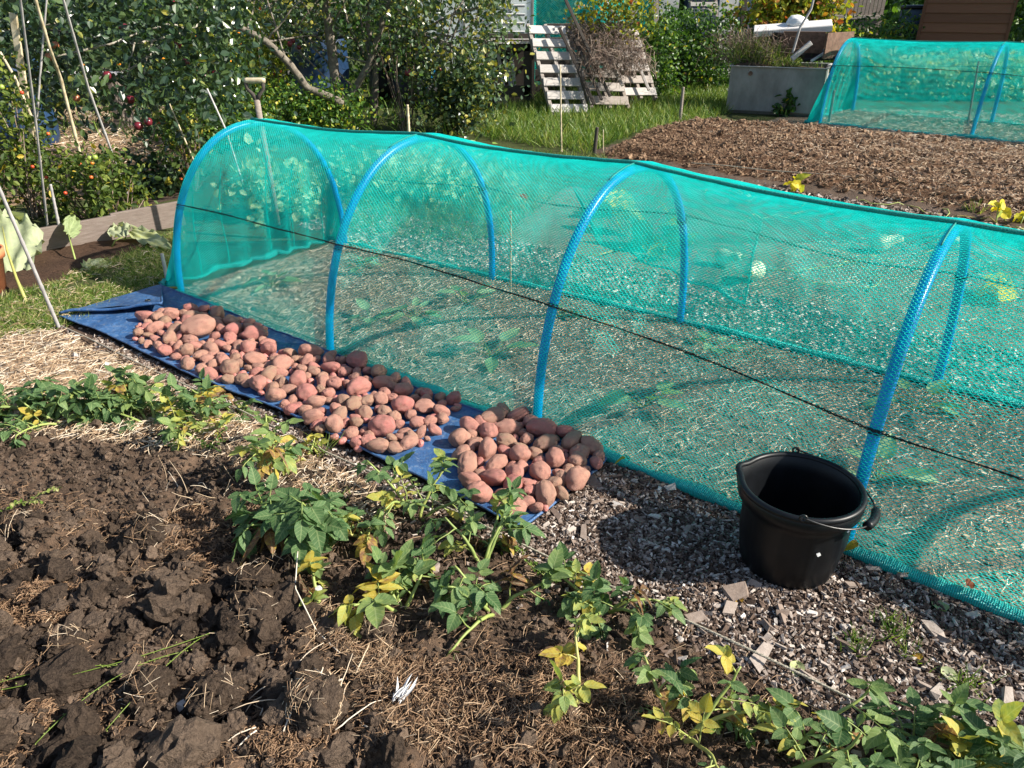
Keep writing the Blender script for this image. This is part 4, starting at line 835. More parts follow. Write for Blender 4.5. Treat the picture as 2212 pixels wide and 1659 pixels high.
cane([(350, 548), (363, 612)], yat(363, 612), .0125, M['cane_grey'], 'short round grey peg at the corner of the near tunnel', 'peg', False)
cane([(1103, 455), (1103, 640)], yat(1103, 640), .006, M['bamboo'], 'brown stick standing inside the near tunnel by the second hoop')
cane([(1962, 700), (1945, 800)], yat(1945, 820), .009, M['bamboo'], 'cane standing behind the fourth hoop in the near tunnel')
cane([(1210, 140), (1213, 330)], 8.4, .009, M['bamboo'], 'thin cane in the grass in front of the white pallet')
cane([(880, 226), (886, 330)], 7.4, .014, M['bamboo'], 'cut bamboo stub behind the ridge of the near tunnel')
cane([(1290, 275), (1283, 340)], 8.0, .022, M['darkwood'], 'short dark peg at the corner of the brown bed', 'peg', False)
cane([(1303, 280), (1303, 345)], 8.1, .006, M['bamboo'], 'thin short stick beside the dark peg')
cane([(1476, 188), (1468, 264)], yat(1468, 266), .024, M['wood'], 'grey wooden peg at the far corner of the brown bed', 'peg', False)
cane([(1802, 195), (1790, 268)], 10.6, .022, M['wood'], 'grey peg between the tank and the second tunnel', 'peg', False)
cane([(2114, 132), (2090, 270)], 10.0, .014, M['wood'], 'grey stick beside the middle hoop of the second tunnel', 'peg', False)
cane([(1640, 345), (1628, 400)], 7.4, .006, M['twig'], 'dark twig standing in the brown bed', 'twig', False)
mb = MB(); a, b = P(28, 28, 6.2), P(72, 330, 6.2); beam(mb, a, b, .055, .02, (0, -1, .1), .75); tag(mb.build('wooden_stake', M['bamboo']), 'pale sawn wooden stake among the tomato canes', 'stake')

# ------------------------------------------------------------------ foliage makers
def bush(name, label, cat, c, rad, n, ls, mat, tone=(.1, .9), clumps=30, stems=8, base=None, group=None, sig=.22, wid=.9, up=.6, stem_r=.006, stem_mat=None, part='foliage', hollow=0., lsvar=.4, seed=None):
    global rng
    if seed is not None: rng = np.random.default_rng(seed)
    c = A(c, float); rad = A(rad, float); base = A([c[0], c[1], 0.]) if base is None else A(base, float)
    root = empty(name, base, label, cat, group); cc = rdir(clumps)*rng.uniform(hollow, 1, (clumps, 1))**(1/3)*rad+c; cc[:, 2] = np.maximum(cc[:, 2], .04)
    k = rng.integers(0, clumps, n); p = cc[k]+rng.normal(0, 1, (n, 3))*rad*sig; p[:, 2] = np.maximum(p[:, 2], .01)
    X = nrm(rdir(n)+(p-cc[k])/np.maximum(rad*sig, 1e-3)*.25-A([0, 0, .15])); Z = nrm(rdir(n)+A([0, 0, up])); L = ls*rng.uniform(1-lsvar, 1+lsvar, n); ct = rng.uniform(-.12, .12, clumps)
    v = np.clip(rng.uniform(*tone, n)**1.2+ct[k], 0, 1); v = np.where(rng.random(n) < .02, 1., np.minimum(v, .93)); mb = MB(); inst(mb, LEAF_V, LEAF_F, p, X, Z, np.stack([L, L*wid, L], 1), v); mb.build(part, mat, root)
    mb = MB()
    for q in range(min(stems, clumps)):
        t = np.linspace(0, 1, 7)[:, None]; b0 = base+A([rng.normal(0, rad[0]*.12), rng.normal(0, rad[1]*.12), 0]); mid = (b0+cc[q])/2+rng.normal(0, .12, 3)*rad; pts = (1-t)**2*b0+2*t*(1-t)*mid+t*t*cc[q]; tube(mb, pts, np.linspace(stem_r, stem_r*.4, 7), 5, rng.uniform(.1, .9), False)
    if stems: mb.build('stem', stem_mat or M['twig'], root, True)
    return root
def fruit(parent, p, r, mat, v, name):
    V, F = ico(2); V = V.copy(); dd = np.hypot(V[:, 0], V[:, 1]); V[:, 2] -= np.sign(V[:, 2])*.22*np.exp(-(dd/.3)**2); mb = MB(); mb.add(V*r+A(p), F, v); return mb.build(name, mat, parent, True)
# tomato plants (left)
TOM = [(-30, 455, 5.35, .34, .66, 'tomato plant at the left edge with two red fruits'), (70, 420, 5.75, .34, .6, 'tomato plant with yellowing leaves around the crossed canes'), (190, 455, 5.55, .27, .27, 'tomato plant with green and orange fruit in front of the straw'), (260, 480, 5.5, .22, .3, 'low tomato plant spilling over the timber edging'), (400, 300, 6.6, .22, .48, 'straggly tomato plant left of the first blue hoop')]
toms = []
for k, (px, py, y, rx, rz, lb) in enumerate(TOM):
    g = P(px, py, y); g[2] = 0; toms.append(bush('tomato_plant', lb, 'tomato plant', g+A([0, 0, rz*.95]), (rx, .28, rz), 1500 if k < 2 else (900 if k != 4 else 500), .045, M['tomato_leaf'], (0, .9), 26, 20, group='tomato plants in the left bed', seed=70+k, stem_r=.006, wid=.75, sig=.17))
for (px, py, v, par, y) in ((47, 200, .95, 0, 5.2), (70, 360, .95, 1, 5.4), (100, 383, .98, 1, 5.4), (104, 289, .8, 1, 5.5), (194, 342, .35, 2, 5.2), (205, 340, .3, 2, 5.2), (199, 352, .6, 2, 5.2), (173, 355, .85, 2, 5.3), (197, 383, .8, 2, 5.2), (141, 417, .95, 2, 5.1), (413, 241, .3, 4, 6.3), (413, 250, .3, 4, 6.3), (391, 386, .8, 4, 6.2), (3, 188, .3, 0, 5.2)):
    fruit(toms[par], P(px, py, y), .013+.006*(v < .5), M['tomato'], v, 'tomato')
# left apple tree
def branch(mb, pts, r0, r1, v=.5, n=8, jit=.012):
    pts = A(pts); t = np.linspace(0, len(pts)-1, (len(pts)-1)*5+1); q = np.stack([np.interp(t, np.arange(len(pts)), pts[:, k]) for k in range(3)], 1); q[1:-1] = (q[:-2]+q[1:-1]*2+q[2:])/4; q[1:-1] += rng.normal(0, jit*.3, q[1:-1].shape); tube(mb, q, np.linspace(r0, r1, len(q)), n, v)
ta = A([-6.6, 8.6, 0.]); at = empty('apple_tree', ta, 'apple tree with hanging dark red apples at the upper left', 'apple tree', 'apple trees')
mb = MB(); branch(mb, [ta, ta+A([.1, 0, .5]), ta+A([.15, -.1, 1.1]), ta+A([.1, 0, 2.2])], .085, .05); mb.build('trunk', M['bark'], at, True)
mb = MB(); rng = np.random.default_rng(5)
for pts, y0, y1, r0 in (([(458, 36), (420, 58), (385, 72), (340, 84), (285, 96)], 8.4, 7.0, .018), ([(360, 88), (300, 140), (262, 155)], 7, 6.6, .012), ([(420, 70), (370, 50), (330, 62)], 7.2, 6.9, .012), ([(110, 125), (240, 95), (300, 70)], 6.5, 6.9, .012), ([(330, 85), (312, 140), (312, 160)], 6.7, 6.6, .009), ([(290, 95), (270, 190)], 6.6, 6.6, .006)):
    ys = np.linspace(y0, y1, len(pts)); branch(mb, [P(px, py, y) for (px, py), y in zip(pts, ys)], r0, r0*.55, .85, 6, .01)
for q in range(16):
    e = A([-5.3+rng.uniform(-1.6, 2.2), 7.2+rng.uniform(-1, 1), rng.uniform(.7, 1.9)]); s = ta+A([.13, -.05, rng.uniform(.8, 1.5)]); branch(mb, [s, (s+e)/2+rng.normal(0, .15, 3), e], .022, .006, rng.uniform(.2, .8), 6)
mb.build('branches', M['bark'], at, True)
mb = MB(); n = 9000; cl = []
while len(cl) < 130:
    px, py = rng.uniform(-80, 500), rng.uniform(-60, 250); y = rng.uniform(6.2, 8.3)
    if py > (170+70*math.sin(px/75.) if px < 270 else 255) and px > 60: continue
    if px < 60 and py > 130: continue
    cl.append(P(px, py, y))
for q in range(30): cl.append(A([-5.3+rng.uniform(-2, 2.4), 7.4+rng.uniform(-1.4, 1.6), rng.uniform(1.5, 2.5)]))
cl = A(cl); k = rng.integers(0, len(cl), n); p = cl[k]+rng.normal(0, 1, (n, 3))*A([.17, .15, .14]); L = rng.uniform(.04, .085, n); ct = rng.uniform(-.15, .15, len(cl))
inst(mb, LEAF_V, LEAF_F, p, nrm(rdir(n)-A([0, 0, .5])), nrm(rdir(n)+A([0, 0, .4])), np.stack([L, L*.85, L], 1), np.clip(rng.uniform(.0, .85, n)+ct[k], 0, .92)); mb.build('crown', M['apple_leaf'], at)
for k, (px, py, y, r) in enumerate(((267, 60, 6.6, .038), (232, 163, 6.3, .036), (382, 96, 6.8, .038), (281, 215, 6.4, .037), (320, 263, 6.2, .034), (299, 272, 6.2, .036), (401, 135, 6.9, .035), (373, 10, 6.9, .036), (119, 97, 6.4, .03), (107, 123, 6.4, .035), (441, 165, 7.0, .03), (165, 212, 6.4, .03), (463, 157, 7.1, .028))):
    fruit(at, P(px, py, y), r, M['apple'], .3 if k not in (8, 9, 11) else .95, 'apple')
# central apple trees
def tree(base, limbs, cl, n, name, label, apples, tone=(.25, 1.), ls=(.04, .085)):
    o = empty('apple_tree', base, label, 'apple tree', 'apple trees'); mb = MB(); first = limbs[0]; branch(mb, first[0], first[1], first[2], .35, 10); mb.build('trunk', M['bark'], o, True); mb = MB()
    for pts, r0, r1 in limbs[1:]: branch(mb, pts, r0, r1, .55, 8)
    cl = A(cl)
    for q in range(0, len(cl), 4):
        s = limbs[1+q % (len(limbs)-1)][0]; s0 = A(s[int(rng.integers(1, len(s)))]); branch(mb, [s0, (s0+cl[q])/2+rng.normal(0, .12, 3), cl[q]], .012, .004, .6, 5)
    mb.build('branches', M['bark'], o, True); k = rng.integers(0, len(cl), n); p = cl[k]+rng.normal(0, 1, (n, 3))*A([.2, .2, .17]); L = rng.uniform(*ls, n); ct = rng.uniform(-.2, .2, len(cl)); mb = MB()
    inst(mb, LEAF_V, LEAF_F, p, nrm(rdir(n)-A([0, 0, .3])), nrm(rdir(n)+A([0, 0, .5])), np.stack([L, L*.85, L], 1), np.where(rng.random(n) < .015, 1, np.clip(rng.uniform(*tone, n)+ct[k], 0, .92))); mb.build('crown', M['apple_leaf'], o)
    for px, py, y, r in apples: fruit(o, P(px, py, y), r, M['apple'], .4, 'apple')
def PY(pts, y): return [P(px, py, y) for px, py in pts]
rng = np.random.default_rng(8); cl = [P(rng.uniform(440, 900), rng.uniform(-70, 110), rng.uniform(9.3, 11.6)) for _ in range(72)]+[A([rng.uniform(-4.5, -.6), rng.uniform(9, 12), rng.uniform(1.5, 2.8)]) for _ in range(40)]
base = P(745, 262, 9.9); base[2] = 0
tree(base, [([base, P(742, 225, 9.9)], .09, .08), (PY([(742, 225), (700, 205), (663, 191), (619, 131), (576, 90), (535, 68), (494, 50), (440, 26), (370, -8)], 9.2), .05, .028), (PY([(742, 228), (726, 191), (712, 68), (699, -20)], 9.9), .07, .05), (PY([(742, 228), (767, 191), (799, 136), (821, 63), (851, -20)], 9.9), .045, .03), (PY([(799, 136), (770, 90), (745, 30), (740, -20)], 10.5), .025, .015), (PY([(700, 110), (640, 60), (620, 20)], 10.3), .018, .01)], cl, 6000, 'apple_tree', 'forked apple tree with a long grey limb in front of the blue barrel', [(706-80, 95, 9.8, .036), (632, 88, 10, .036), (646, 102, 10, .03)])
cl = [P(rng.uniform(850, 1085), rng.uniform(-40, 130), rng.uniform(9.6, 11)) for _ in range(44)]+[P(rng.uniform(960, 1060), rng.uniform(120, 270), rng.uniform(9.4, 10)) for _ in range(16)]+[A([rng.uniform(-1.9, .2), rng.uniform(9.6, 11.5), rng.uniform(1.5, 2.5)]) for _ in range(18)]
base = P(803, 272, 10.0); base[2] = 0
tree(base, [([base, P(808, 230, 10), P(810, 191, 10)], .055, .045), (PY([(810, 191), (812, 150), (806, 120), (795, 60), (800, -10)], 10.), .04, .025), (PY([(812, 150), (880, 100), (960, 105), (1030, 140)], 10.1), .02, .012), (PY([(812, 140), (900, 70), (980, 30), (1060, 10)], 10.2), .02, .012), (PY([(1000, 290), (985, 200), (970, 100), (1000, 20)], 10.), .018, .01), (PY([(1020, 290), (1030, 200), (1050, 90)], 10.), .015, .008)], cl, 4800, 'apple_tree', 'small apple tree with one hanging pink apple in front of the black bins', [(881, 157, 9.6, .04), (949, 150, 9.9, .03)], (.3, 1.))
# bushes
bush('parsley_patch', 'leafy green herb patch behind the spade handle', 'herb bush', P(470, 235, 8.8)*A([1, 1, 0])+A([0, 0, .3]), (.55, .5, .34), 4200, .045, M['bush_leaf'], (.05, .95), 50, 8, group='low bushes behind the near tunnel', seed=21)
bush('herb_bush', 'bright green low bush between the spade and the apple trunk', 'herb bush', P(640, 245, 9.3)*A([1, 1, 0])+A([0, 0, .27]), (.75, .5, .34), 6000, .045, M['bush_leaf'], (.1, 1), 70, 8, group='low bushes behind the near tunnel', seed=22)
bush('strawberry_bush', 'dark low leafy plant just left of the first blue hoop', 'leafy plant', P(340, 400, 6.6)*A([1, 1, 0])+A([.0, 0, .12]), (.28, .3, .18), 900, .06, M['apple_leaf'], (.1, .8), 20, 4, group='low bushes behind the near tunnel', seed=23)
bush('currant_bush', 'dense dark currant bush to the left of the pallet box', 'currant bush', P(985, 240, 9.7)*A([1, 1, 0])+A([0, 0, .5]), (.42, .35, .5), 3200, .05, M['apple_leaf'], (.25, 1.), 40, 14, group='low bushes behind the near tunnel', seed=24)
bush('tall_weed', 'tall yellow-green feathery plant below the grey apple limb', 'tall weed', P(568, 150, 11.2)*A([1, 1, 0])+A([0, 0, .75]), (.28, .25, .65), 1500, .045, M['vine_leaf'], (.15, .6), 20, 8, seed=25, up=-.3)
fl_ = bush('marigold_bush', 'marigolds with orange flowers under the grey apple limb', 'marigold', P(470, 180, 12.5)*A([1, 1, 0])+A([0, 0, .45]), (.9, .4, .5), 3500, .05, M['bush_leaf'], (.05, .9), 40, 6, seed=26)
mb = MB()
for k in range(34):
    V, F = ico(1); p = P(rng.uniform(130, 560), rng.uniform(60, 165), rng.uniform(11.8, 12.6)); mb.add(V*A([.03, .03, .018])+p, F)
mb.build('flowers', M['flower'], fl_)
bush('bramble_hedge', 'dark bramble thicket behind the leaning pallets and post', 'bramble', P(1480, 130, 14.2)*A([1, 1, 0])+A([0, 0, .62]), (.95, .6, .7), 9000, .06, M['bush_leaf'], (0, .75), 90, 30, group='bramble and hedge growth', seed=27)
bush('bramble', 'bramble growth climbing over the top of the leaning pallets', 'bramble', P(1330, 60, 11.8)*A([1, 1, 0])+A([0, 0, 1.25]), (.55, .3, .42), 1300, .055, M['vine_leaf'], (0, .8), 40, 26, group='bramble and hedge growth', seed=28, base=P(1360, 190, 11.9)*A([1, 1, 0]))
bush('bramble', 'bramble bush right of the thin wooden post', 'bramble', P(1400, 110, 12.9)*A([1, 1, 0])+A([0, 0, .6]), (.5, .4, .65), 3500, .055, M['bush_leaf'], (0, .9), 50, 20, group='bramble and hedge growth', seed=29)
bush('grape_vine', 'yellowing vine on posts behind the metal tank', 'vine', P(1700, 30, 14.5)*A([1, 1, 0])+A([0, 0, 1.35]), (.95, .3, .55), 3000, .09, M['vine_leaf'], (.05, .95), 40, 12, seed=30)
bush('leafy_row', 'row of pale leafy vegetables between the tank and the brown shed', 'vegetables', P(1880, 60, 16.5)*A([1, 1, 0])+A([0, 0, .5]), (1.4, .6, .6), 6500, .11, M['bush_leaf'], (.2, 1), 60, 4, seed=31, wid=.4, up=.1)
bush('weeds', 'grey-green weeds growing in front of the pale fence panels', 'weeds', P(1770, 90, 15)*A([1, 1, 0])+A([0, 0, .5]), (.9, .5, .5), 3500, .07, M['bush_leaf'], (.1, .95), 40, 14, seed=32)
bush('bean_plants', 'bright green leafy crop seen through the second net tunnel', 'leafy crop', P(2075, 210, 13.2)*A([1, 1, 0])+A([0, 0, .3]), (1.3, .35, .35), 6000, .085, M['seedling'], (.0, .7), 60, 4, seed=33)
bush('dock_weed', 'small dark green weed against the front of the metal tank', 'weed', P(1695, 243, 11.15)*A([1, 1, 0])+A([0, 0, .14]), (.17, .06, .16), 90, .1, M['bush_leaf'], (.0, .5), 8, 5, seed=34)
for k, (px, py, y, lb) in enumerate(((560, 30, 15, 'hedge behind the apple trees at the left'), (1000, 40, 17, 'hedge behind the greenhouse'), (1300, 40, 18.5, 'hedge behind the green netting'), (2250, 30, 19, 'dark tree right of the brown shed'))):
    bush('hedge', lb+', dark green and dense', 'hedge', P(px, py, y)*A([1, 1, 0])+A([0, 0, 1.2]), (3, .7, 1.3), 5500, .12, M['bush_leaf'], (0, .7), 60, 8, group='far hedges', seed=50+k)
bush('raspberry_canes', 'bare reddish twigs of a soft fruit bush behind the small apple trunk', 'fruit bush', P(870, 200, 9.7)*A([1, 1, 0])+A([0, 0, .7]), (.4, .2, .55), 180, .05, M['bush_leaf'], (.2, .9), 26, 24, seed=60, stem_r=.007)
mb = MB()
for x in np.arange(-45, 48, 1.4):
    V, F = lumpy(2, .3, 1.3, int(x)+90, 1.2); mb.add(V*A([1.5, 1.2, 2.4])*rng.uniform(.8, 1.3)+A([x, 34+rng.uniform(-3, 3), 1.4]), F, rng.uniform(0, .6))
p = A([rng.uniform(-45, 47, 16000), rng.uniform(31, 33.5, 16000), rng.uniform(0, 4.2, 16000)]).T; inst(mb, LEAF_V, LEAF_F, p, rdir(16000), rdir(16000), np.stack([np.full(16000, .35)]*3, 1), rng.uniform(0, .8, 16000))
tag(mb.build('tree_belt', M['bush_leaf']), 'dense green belt of trees far behind the allotments', 'trees', kind='stuff')

# dead twiggy mass on the pallets
mb = MB(); n = 1500; q = rng.uniform(0, 1, (n, 2)); c0 = np.stack([P(1222+130*a+60*b, 55+(115-30*a)*b, 11.9-.8*b+.12*rng.normal()) for a, b in q]); L = rng.uniform(.08, .35, n); T = ST_V.copy(); T[3:6, 2] += 12
inst(mb, T, ST_F, c0+rng.normal(0, .05, (n, 3)), nrm(rdir(n)-A([0, 0, .8])), rdir(n), np.stack([L, np.full(n, .005), np.full(n, .005)], 1), rng.uniform(.25, 1, n))
tag(mb.build('dead_creeper', M['twig']), 'tangle of dead grey creeper over the right-hand pallets', 'dead creeper', kind='stuff')

# ------------------------------------------------------------------ timber edging, rhubarb, pot
def board(a, b, h, th, label, mat=None, v=.5):
    a = A(a); b = A(b); mb = MB(); a = a+A([0, 0, h/2-.02]); b = b+A([0, 0, h/2-.02]); beam(mb, a, b, th, h, (0, 0, 1), v, .004); return tag(mb.build('timber_edging', mat or M['board']), label, 'timber board', 'timber boards edging the raised bed')
board(G(60, 556), G(262, 516), .19, .03, 'weathered timber edging board left of the tomato stems')
board(G(250, 517), G(400, 486), .2, .03, 'weathered timber edging board running to the first blue hoop')
board(G(-160, 600), G(62, 552), .17, .03, 'weathered timber edging board at the left edge of the picture')
def bigleaf(parent, base, tip, width, up, v, nm='leaf', ruff=.05):
    base = A(base); tip = A(tip); L = np.linalg.norm(tip-base); n, mth = 14, 17; X, Y, Z = frames(A([tip-base]), A([up], float)); X, Y, Z = X[0], Y[0], Z[0]; V = []; lp = []
    for i in range(n+1):
        t = i/n; wd = width*(1+.07*math.sin(t*31)+.04*math.sin(t*57))*(.30+.7*math.sin(math.pi*min(1, t*.75+.2)))*(1 if t < .97 else .3)*(t+.12)**.25
        for j in range(mth+1):
            k = j/mth*2-1; e = abs(k)**3; p = base+X*(t*L*(1-.12*abs(k)**2)+(-.06*L*(1-t)*abs(k)))+Y*k*wd/2*(1+.06*math.sin(t*40+k*5))+Z*(.10*width*abs(k)-.25*L*t*t*.4+ruff*2.2*width*e*math.sin(t*24+k*9)+.03*width*math.sin(t*13+k*2)+.05*width*math.sin(abs(k)*9-t*7)); V.append(p); lp.append((t, k*.4, 0))
    F = [(i*(mth+1)+j, (i+1)*(mth+1)+j, (i+1)*(mth+1)+j+1, i*(mth+1)+j+1) for i in range(n) for j in range(mth)]; mb = MB(); mb.add(V, F, v, A(lp)); return mb.build(nm, M['rhubarb'], parent, True, lp=True)
rh = empty('rhubarb', G(20, 640), 'large rhubarb leaf behind the terracotta pot at the left edge', 'rhubarb', 'rhubarb plants')
f0 = P(55, 500, 4.35); bigleaf(rh, P(28, 590, 4.35), P(12, 445, 4.8), .42, (.5, -.9, .3), .78); 
mb = MB(); tube(mb, [G(58, 655), P(35, 600, 4.05), P(15, 540, 4.15), P(5, 490, 4.3)], [.010, .008, .006, .003], 8, .7); mb.build('stalk', M['stem'], rh, True)
def rhub(foot, node, tip, w, up, lb, v=.8):
    g = G(*foot); r = empty('rhubarb', g, lb, 'rhubarb', 'rhubarb plants'); nd_ = P(*node); bigleaf(r, nd_, P(*tip), w, up, v); mb = MB(); mb.add; tube(mb, [g-A([0, 0, .02]), (g+nd_)/2+A([0, 0, .02]), nd_], [.0065, .005, .0035], 8, .45); mb.build('stalk', M['stem'], r, True)
rhub((165, 570), (148, 508, 4.75), (165, 462, 4.95), .13, (.7, -.5, .3), 'small curled rhubarb leaf on a thin stalk against the timber', .45)
rhub((235, 540), (265, 512, 4.85), (250, 480, 5.1), .17, (0, -.5, 1), 'pale rhubarb leaf lying over the soil, nearest the timber', .85)
rhub((262, 530), (285, 500, 5.0), (368, 528, 4.75), .15, (0, -.4, 1), 'long pale rhubarb leaf reaching toward the first blue hoop', .9)
rhub((172, 595), (185, 580, 4.4), (243, 562, 4.55), .15, (0, -.4, 1), 'crumpled pale rhubarb leaf lying on the grass', .9)
pc = G(-22, 632); pr = empty('flower_pot', pc, 'terracotta flower pot cut by the left edge', 'flower pot', 'terracotta pots')
mb = MB(); lathe(mb, [(0, 0), (.085, 0), (.118, .2), (.13, .2), (.135, .25), (.122, .25), (.11, .19), (.08, .03), (0, .03)], 40, pc); mb.build('pot', M['terracotta'], pr, True)
for px, py, y, r, lb in ((355, 222, 9.2, .13, 'shaded terracotta pot under the left apple tree'), (375, 215, 9.6, .11, 'smaller terracotta pot behind the shaded one')):
    c = P(px, py, y); c[2] = 0; o = empty('flower_pot', c, lb, 'flower pot', 'terracotta pots'); mb = MB(); lathe(mb, [(0, 0), (r*.7, 0), (r, .22), (r*1.12, .22), (r*1.12, .28), (r, .28), (r*.9, .2), (0, .18)], 28, c); mb.build('pot', M['terracotta'], o, True)

# ------------------------------------------------------------------ spade standing behind the tunnel
sx = P(550, 183, 5.12); foot = A([sx[0]+.02, 5.12, .0]); sp = empty('spade', foot, 'spade with a wooden D handle standing upright behind the first hoop', 'spade')
mb = MB(); zt_ = P(550, 215, 5.12)[2]; tube(mb, [foot+A([0, 0, .1]), A([sx[0], 5.12, zt_])], [.02, .019], 12); mb.build('shaft', M['wood'], sp, True)
top_ = P(550, 174, 5.12); mb = MB()
for s in (-1, 1): tube(mb, [A([sx[0], 5.12, zt_-.01]), A([sx[0]+s*.02, 5.12, zt_+.03]), A([sx[0]+s*.052, 5.12, zt_+.065]), A([sx[0]+s*.056, 5.12, top_[2]])], [.016, .013, .0115, .0115], 10)
mb.build('yoke', M['darkwood'], sp, True); mb = MB(); tube(mb, [top_+A([-.066, 0, 0]), top_+A([-.05, 0, 0]), top_+A([.05, 0, 0]), top_+A([.066, 0, 0])], [.014, .0175, .0175, .014], 12, .95); mb.build('grip', M['bamboo'], sp, True)
mb = MB(); box(mb, foot+A([0, 0, .06]), (.17, .006, .26), v=.4); mb.build('blade', M['steel'], sp)

# ------------------------------------------------------------------ seedlings under the net
for k, (px, py, s, lb) in enumerate(((590, 622, .13, 'leafy seedling nearest the closed end of the near tunnel'), (805, 702, .12, 'seedling right of the second hoop foot, low and spreading'), (897, 692, .11, 'seedling with drooping leaves beside another one in the near tunnel'), (1010, 660, .14, 'large seedling left of the brown stick in the near tunnel'), (1064, 778, .15, 'upright bright seedling between the second and third hoops'), (1388, 885, .15, 'pale seedling with spread leaves between the third and fourth hoops'), (1215, 690, .09, 'small seedling just right of the third hoop'), (1540, 765, .11, 'green seedling near the far hem of the near tunnel'), (1975, 890, .14, 'bright seedling behind the fourth hoop'), (1895, 1045, .13, 'dark green leafy seedling at the foot of the fourth hoop'), (780, 582, .1, 'small seedling at the back near the first hoop foot'))):
    g = G(px, py); g[2] = .008; r = np.random.default_rng(k+900); o = empty('seedling', g, lb, 'seedling', 'seedlings under the near tunnel'); lm = MB(); sm = MB(); n = 7
    for q in range(n):
        a = q*2.4+r.uniform(-.3, .3); el = r.uniform(.5, 1.2); s_ = s*1.2; d = A([math.cos(a), math.sin(a), el]); p1 = curve(g, d, s_*.55, .05, 5, r); tube(sm, p1, np.linspace(.0035, .0015, 6), 5, .2); T, F = FL[q % 3]; LL = s_*r.uniform(.5, .8)
        inst(lm, T, F, [p1[-1]], nrm(p1[-1]-p1[-2]-A([0, 0, .004])), A([-.3*math.cos(a), -.3*math.sin(a), 1.]), A([[LL, LL*.85, LL]]), r.uniform(0, 1))
    sm.build('stem', M['stem'], o, True); lm.build('leaves', M['seedling'], o, True, lp=True)
for k, (px, py, y, s, lb) in enumerate(((2175, 236, 0, .2, 'x'),)):
    pass
for px, py, lb in ((1515, 250, 'x'),): pass
for k, (px, py, lb) in enumerate(((1848+40-12, 262, 'x'),)): pass

# ------------------------------------------------------------------ squashes and vines behind the near tunnel
def squash(px, py, L, ang, label):
    g = G(px, py); R_ = L*.3; prof = [(.0, -.5), (.18, -.49), (.29, -.4), (.32, -.26), (.27, -.08), (.18, .08), (.155, .25), (.17, .38), (.12, .46), (0, .47)]; mb = MB(); lathe(mb, [(a*L, b*L) for a, b in prof], 24); mb.build
    o = link('squash', mb.mesh('squash', M['squash'], True)); o.location = (g[0], g[1], R_*.95+.02); o.rotation_euler = (math.radians(78), 0, ang); tag(o, label, 'squash', 'pale squashes behind the near tunnel'); mb2 = MB(); tube(mb2, [(0, 0, .46*L), (.01, 0, .53*L), (.03, 0, .56*L)], [.011, .007, .006], 6); s = link('stalk', mb2.mesh('stalk', M['stem'], True)); s.parent = o
squash(1622, 612, .19, -.6, 'pear-shaped pale squash nearest the tunnel flap'); squash(1572, 578, .17, .9, 'pale squash partly behind the hanging net flap'); squash(1912, 546, .2, 1.6, 'round pale squash midway along the right of the vine'); squash(2055, 545, .17, -.4, 'pale squash behind the fourth hoop'); squash(1598, 448, .2, .5, 'pale squash at the far edge of the squash patch')
mb = MB(); rng = np.random.default_rng(31)
for k in range(16):
    g = G(rng.uniform(1300, 2200), rng.uniform(430, 640)); a = rng.uniform(0, 6.28); q = [g+A([0, 0, .02])]
    for j in range(14): a += rng.normal(0, .45); q.append(q[-1]+A([math.cos(a)*.07, math.sin(a)*.07, 0])); q[-1][2] = .02+abs(rng.normal(0, .02))
    tube(mb, q, .005, 5, rng.uniform(.4, 1))
o = tag(mb.build('squash_vine', M['stem'], smooth=True), 'dry trailing squash stems on the straw behind the near tunnel', 'squash vine')
def leafclump(pts, lb, s=.16, tone=.6):
    g = G(*pts[0]); o = empty('squash_plant', g, lb, 'squash plant', 'yellow squash leaves'); lm = MB(); sm = MB(); r = np.random.default_rng(int(pts[0][0])); 
    for q, (px, py) in enumerate(pts):
        b = G(px, py); hh = r.uniform(.06, .16); tp = b+A([r.normal(0, .03), r.normal(0, .03), hh]); tube(sm, [b, (b+tp)/2, tp], .005, 5, .5); 
        for w_ in range(3): T, F = FL[w_]; inst(lm, T, F, [tp], nrm(rdir(1)*A([1, 1, .6])), rdir(1, .6), A([[s, s*1.5, s*2.2]]), np.clip(tone+r.normal(0, .2), 0, 1))
    sm.build('stem', M['stem'], o, True); lm.build('leaves', M['squash_leaf'], o, True, lp=True)
leafclump([(1705, 412), (1722, 418), (1740, 420)], 'yellow squash leaf standing up behind the ridge of the near tunnel', .075, .5)
leafclump([(2150, 492), (2175, 488), (2200, 495), (2215, 490)], 'yellow squash leaves at the right edge behind the ridge', .085, .45)
leafclump([(1330, 470), (1360, 500), (1300, 455)], 'yellow squash leaves seen through the net beside the third hoop', .16, .4)
leafclump([(1420, 560), (1390, 540), (1450, 545)], 'green squash leaves under the hanging net flap', .15, .1)
leafclump([(2140, 640), (2155, 655)], 'yellow squash leaf low down at the right edge behind the net', .13, .6)
# plants seen through the closed end
bush('weeds', 'pale leafy weeds growing just outside the closed end of the near tunnel', 'weeds', G(600, 470)*A([1, 1, 0])+A([0, 0, .22]), (.3, .25, .25), 700, .07, M['seedling'], (.1, 1), 20, 8, seed=41)
bush('bean_row', 'pale leafy plants behind the far side of the near tunnel', 'leafy plants', G(900, 420)*A([1, 1, 0])+A([0, 0, .18]), (.8, .4, .2), 1300, .06, M['seedling'], (.0, .9), 34, 8, seed=42)
p = scatter(9000, gp((700, 500), (690, 380), (1000, 330), (1330, 345), (1200, 420), (1050, 540), (760, 505))); mb = grassmesh(p, np.zeros(len(p)), .04, .14, .006, 1., .1, .95); tag(mb.build('grass', M['grass']), 'grass strip behind the far side of the near tunnel', 'grass', kind='stuff')

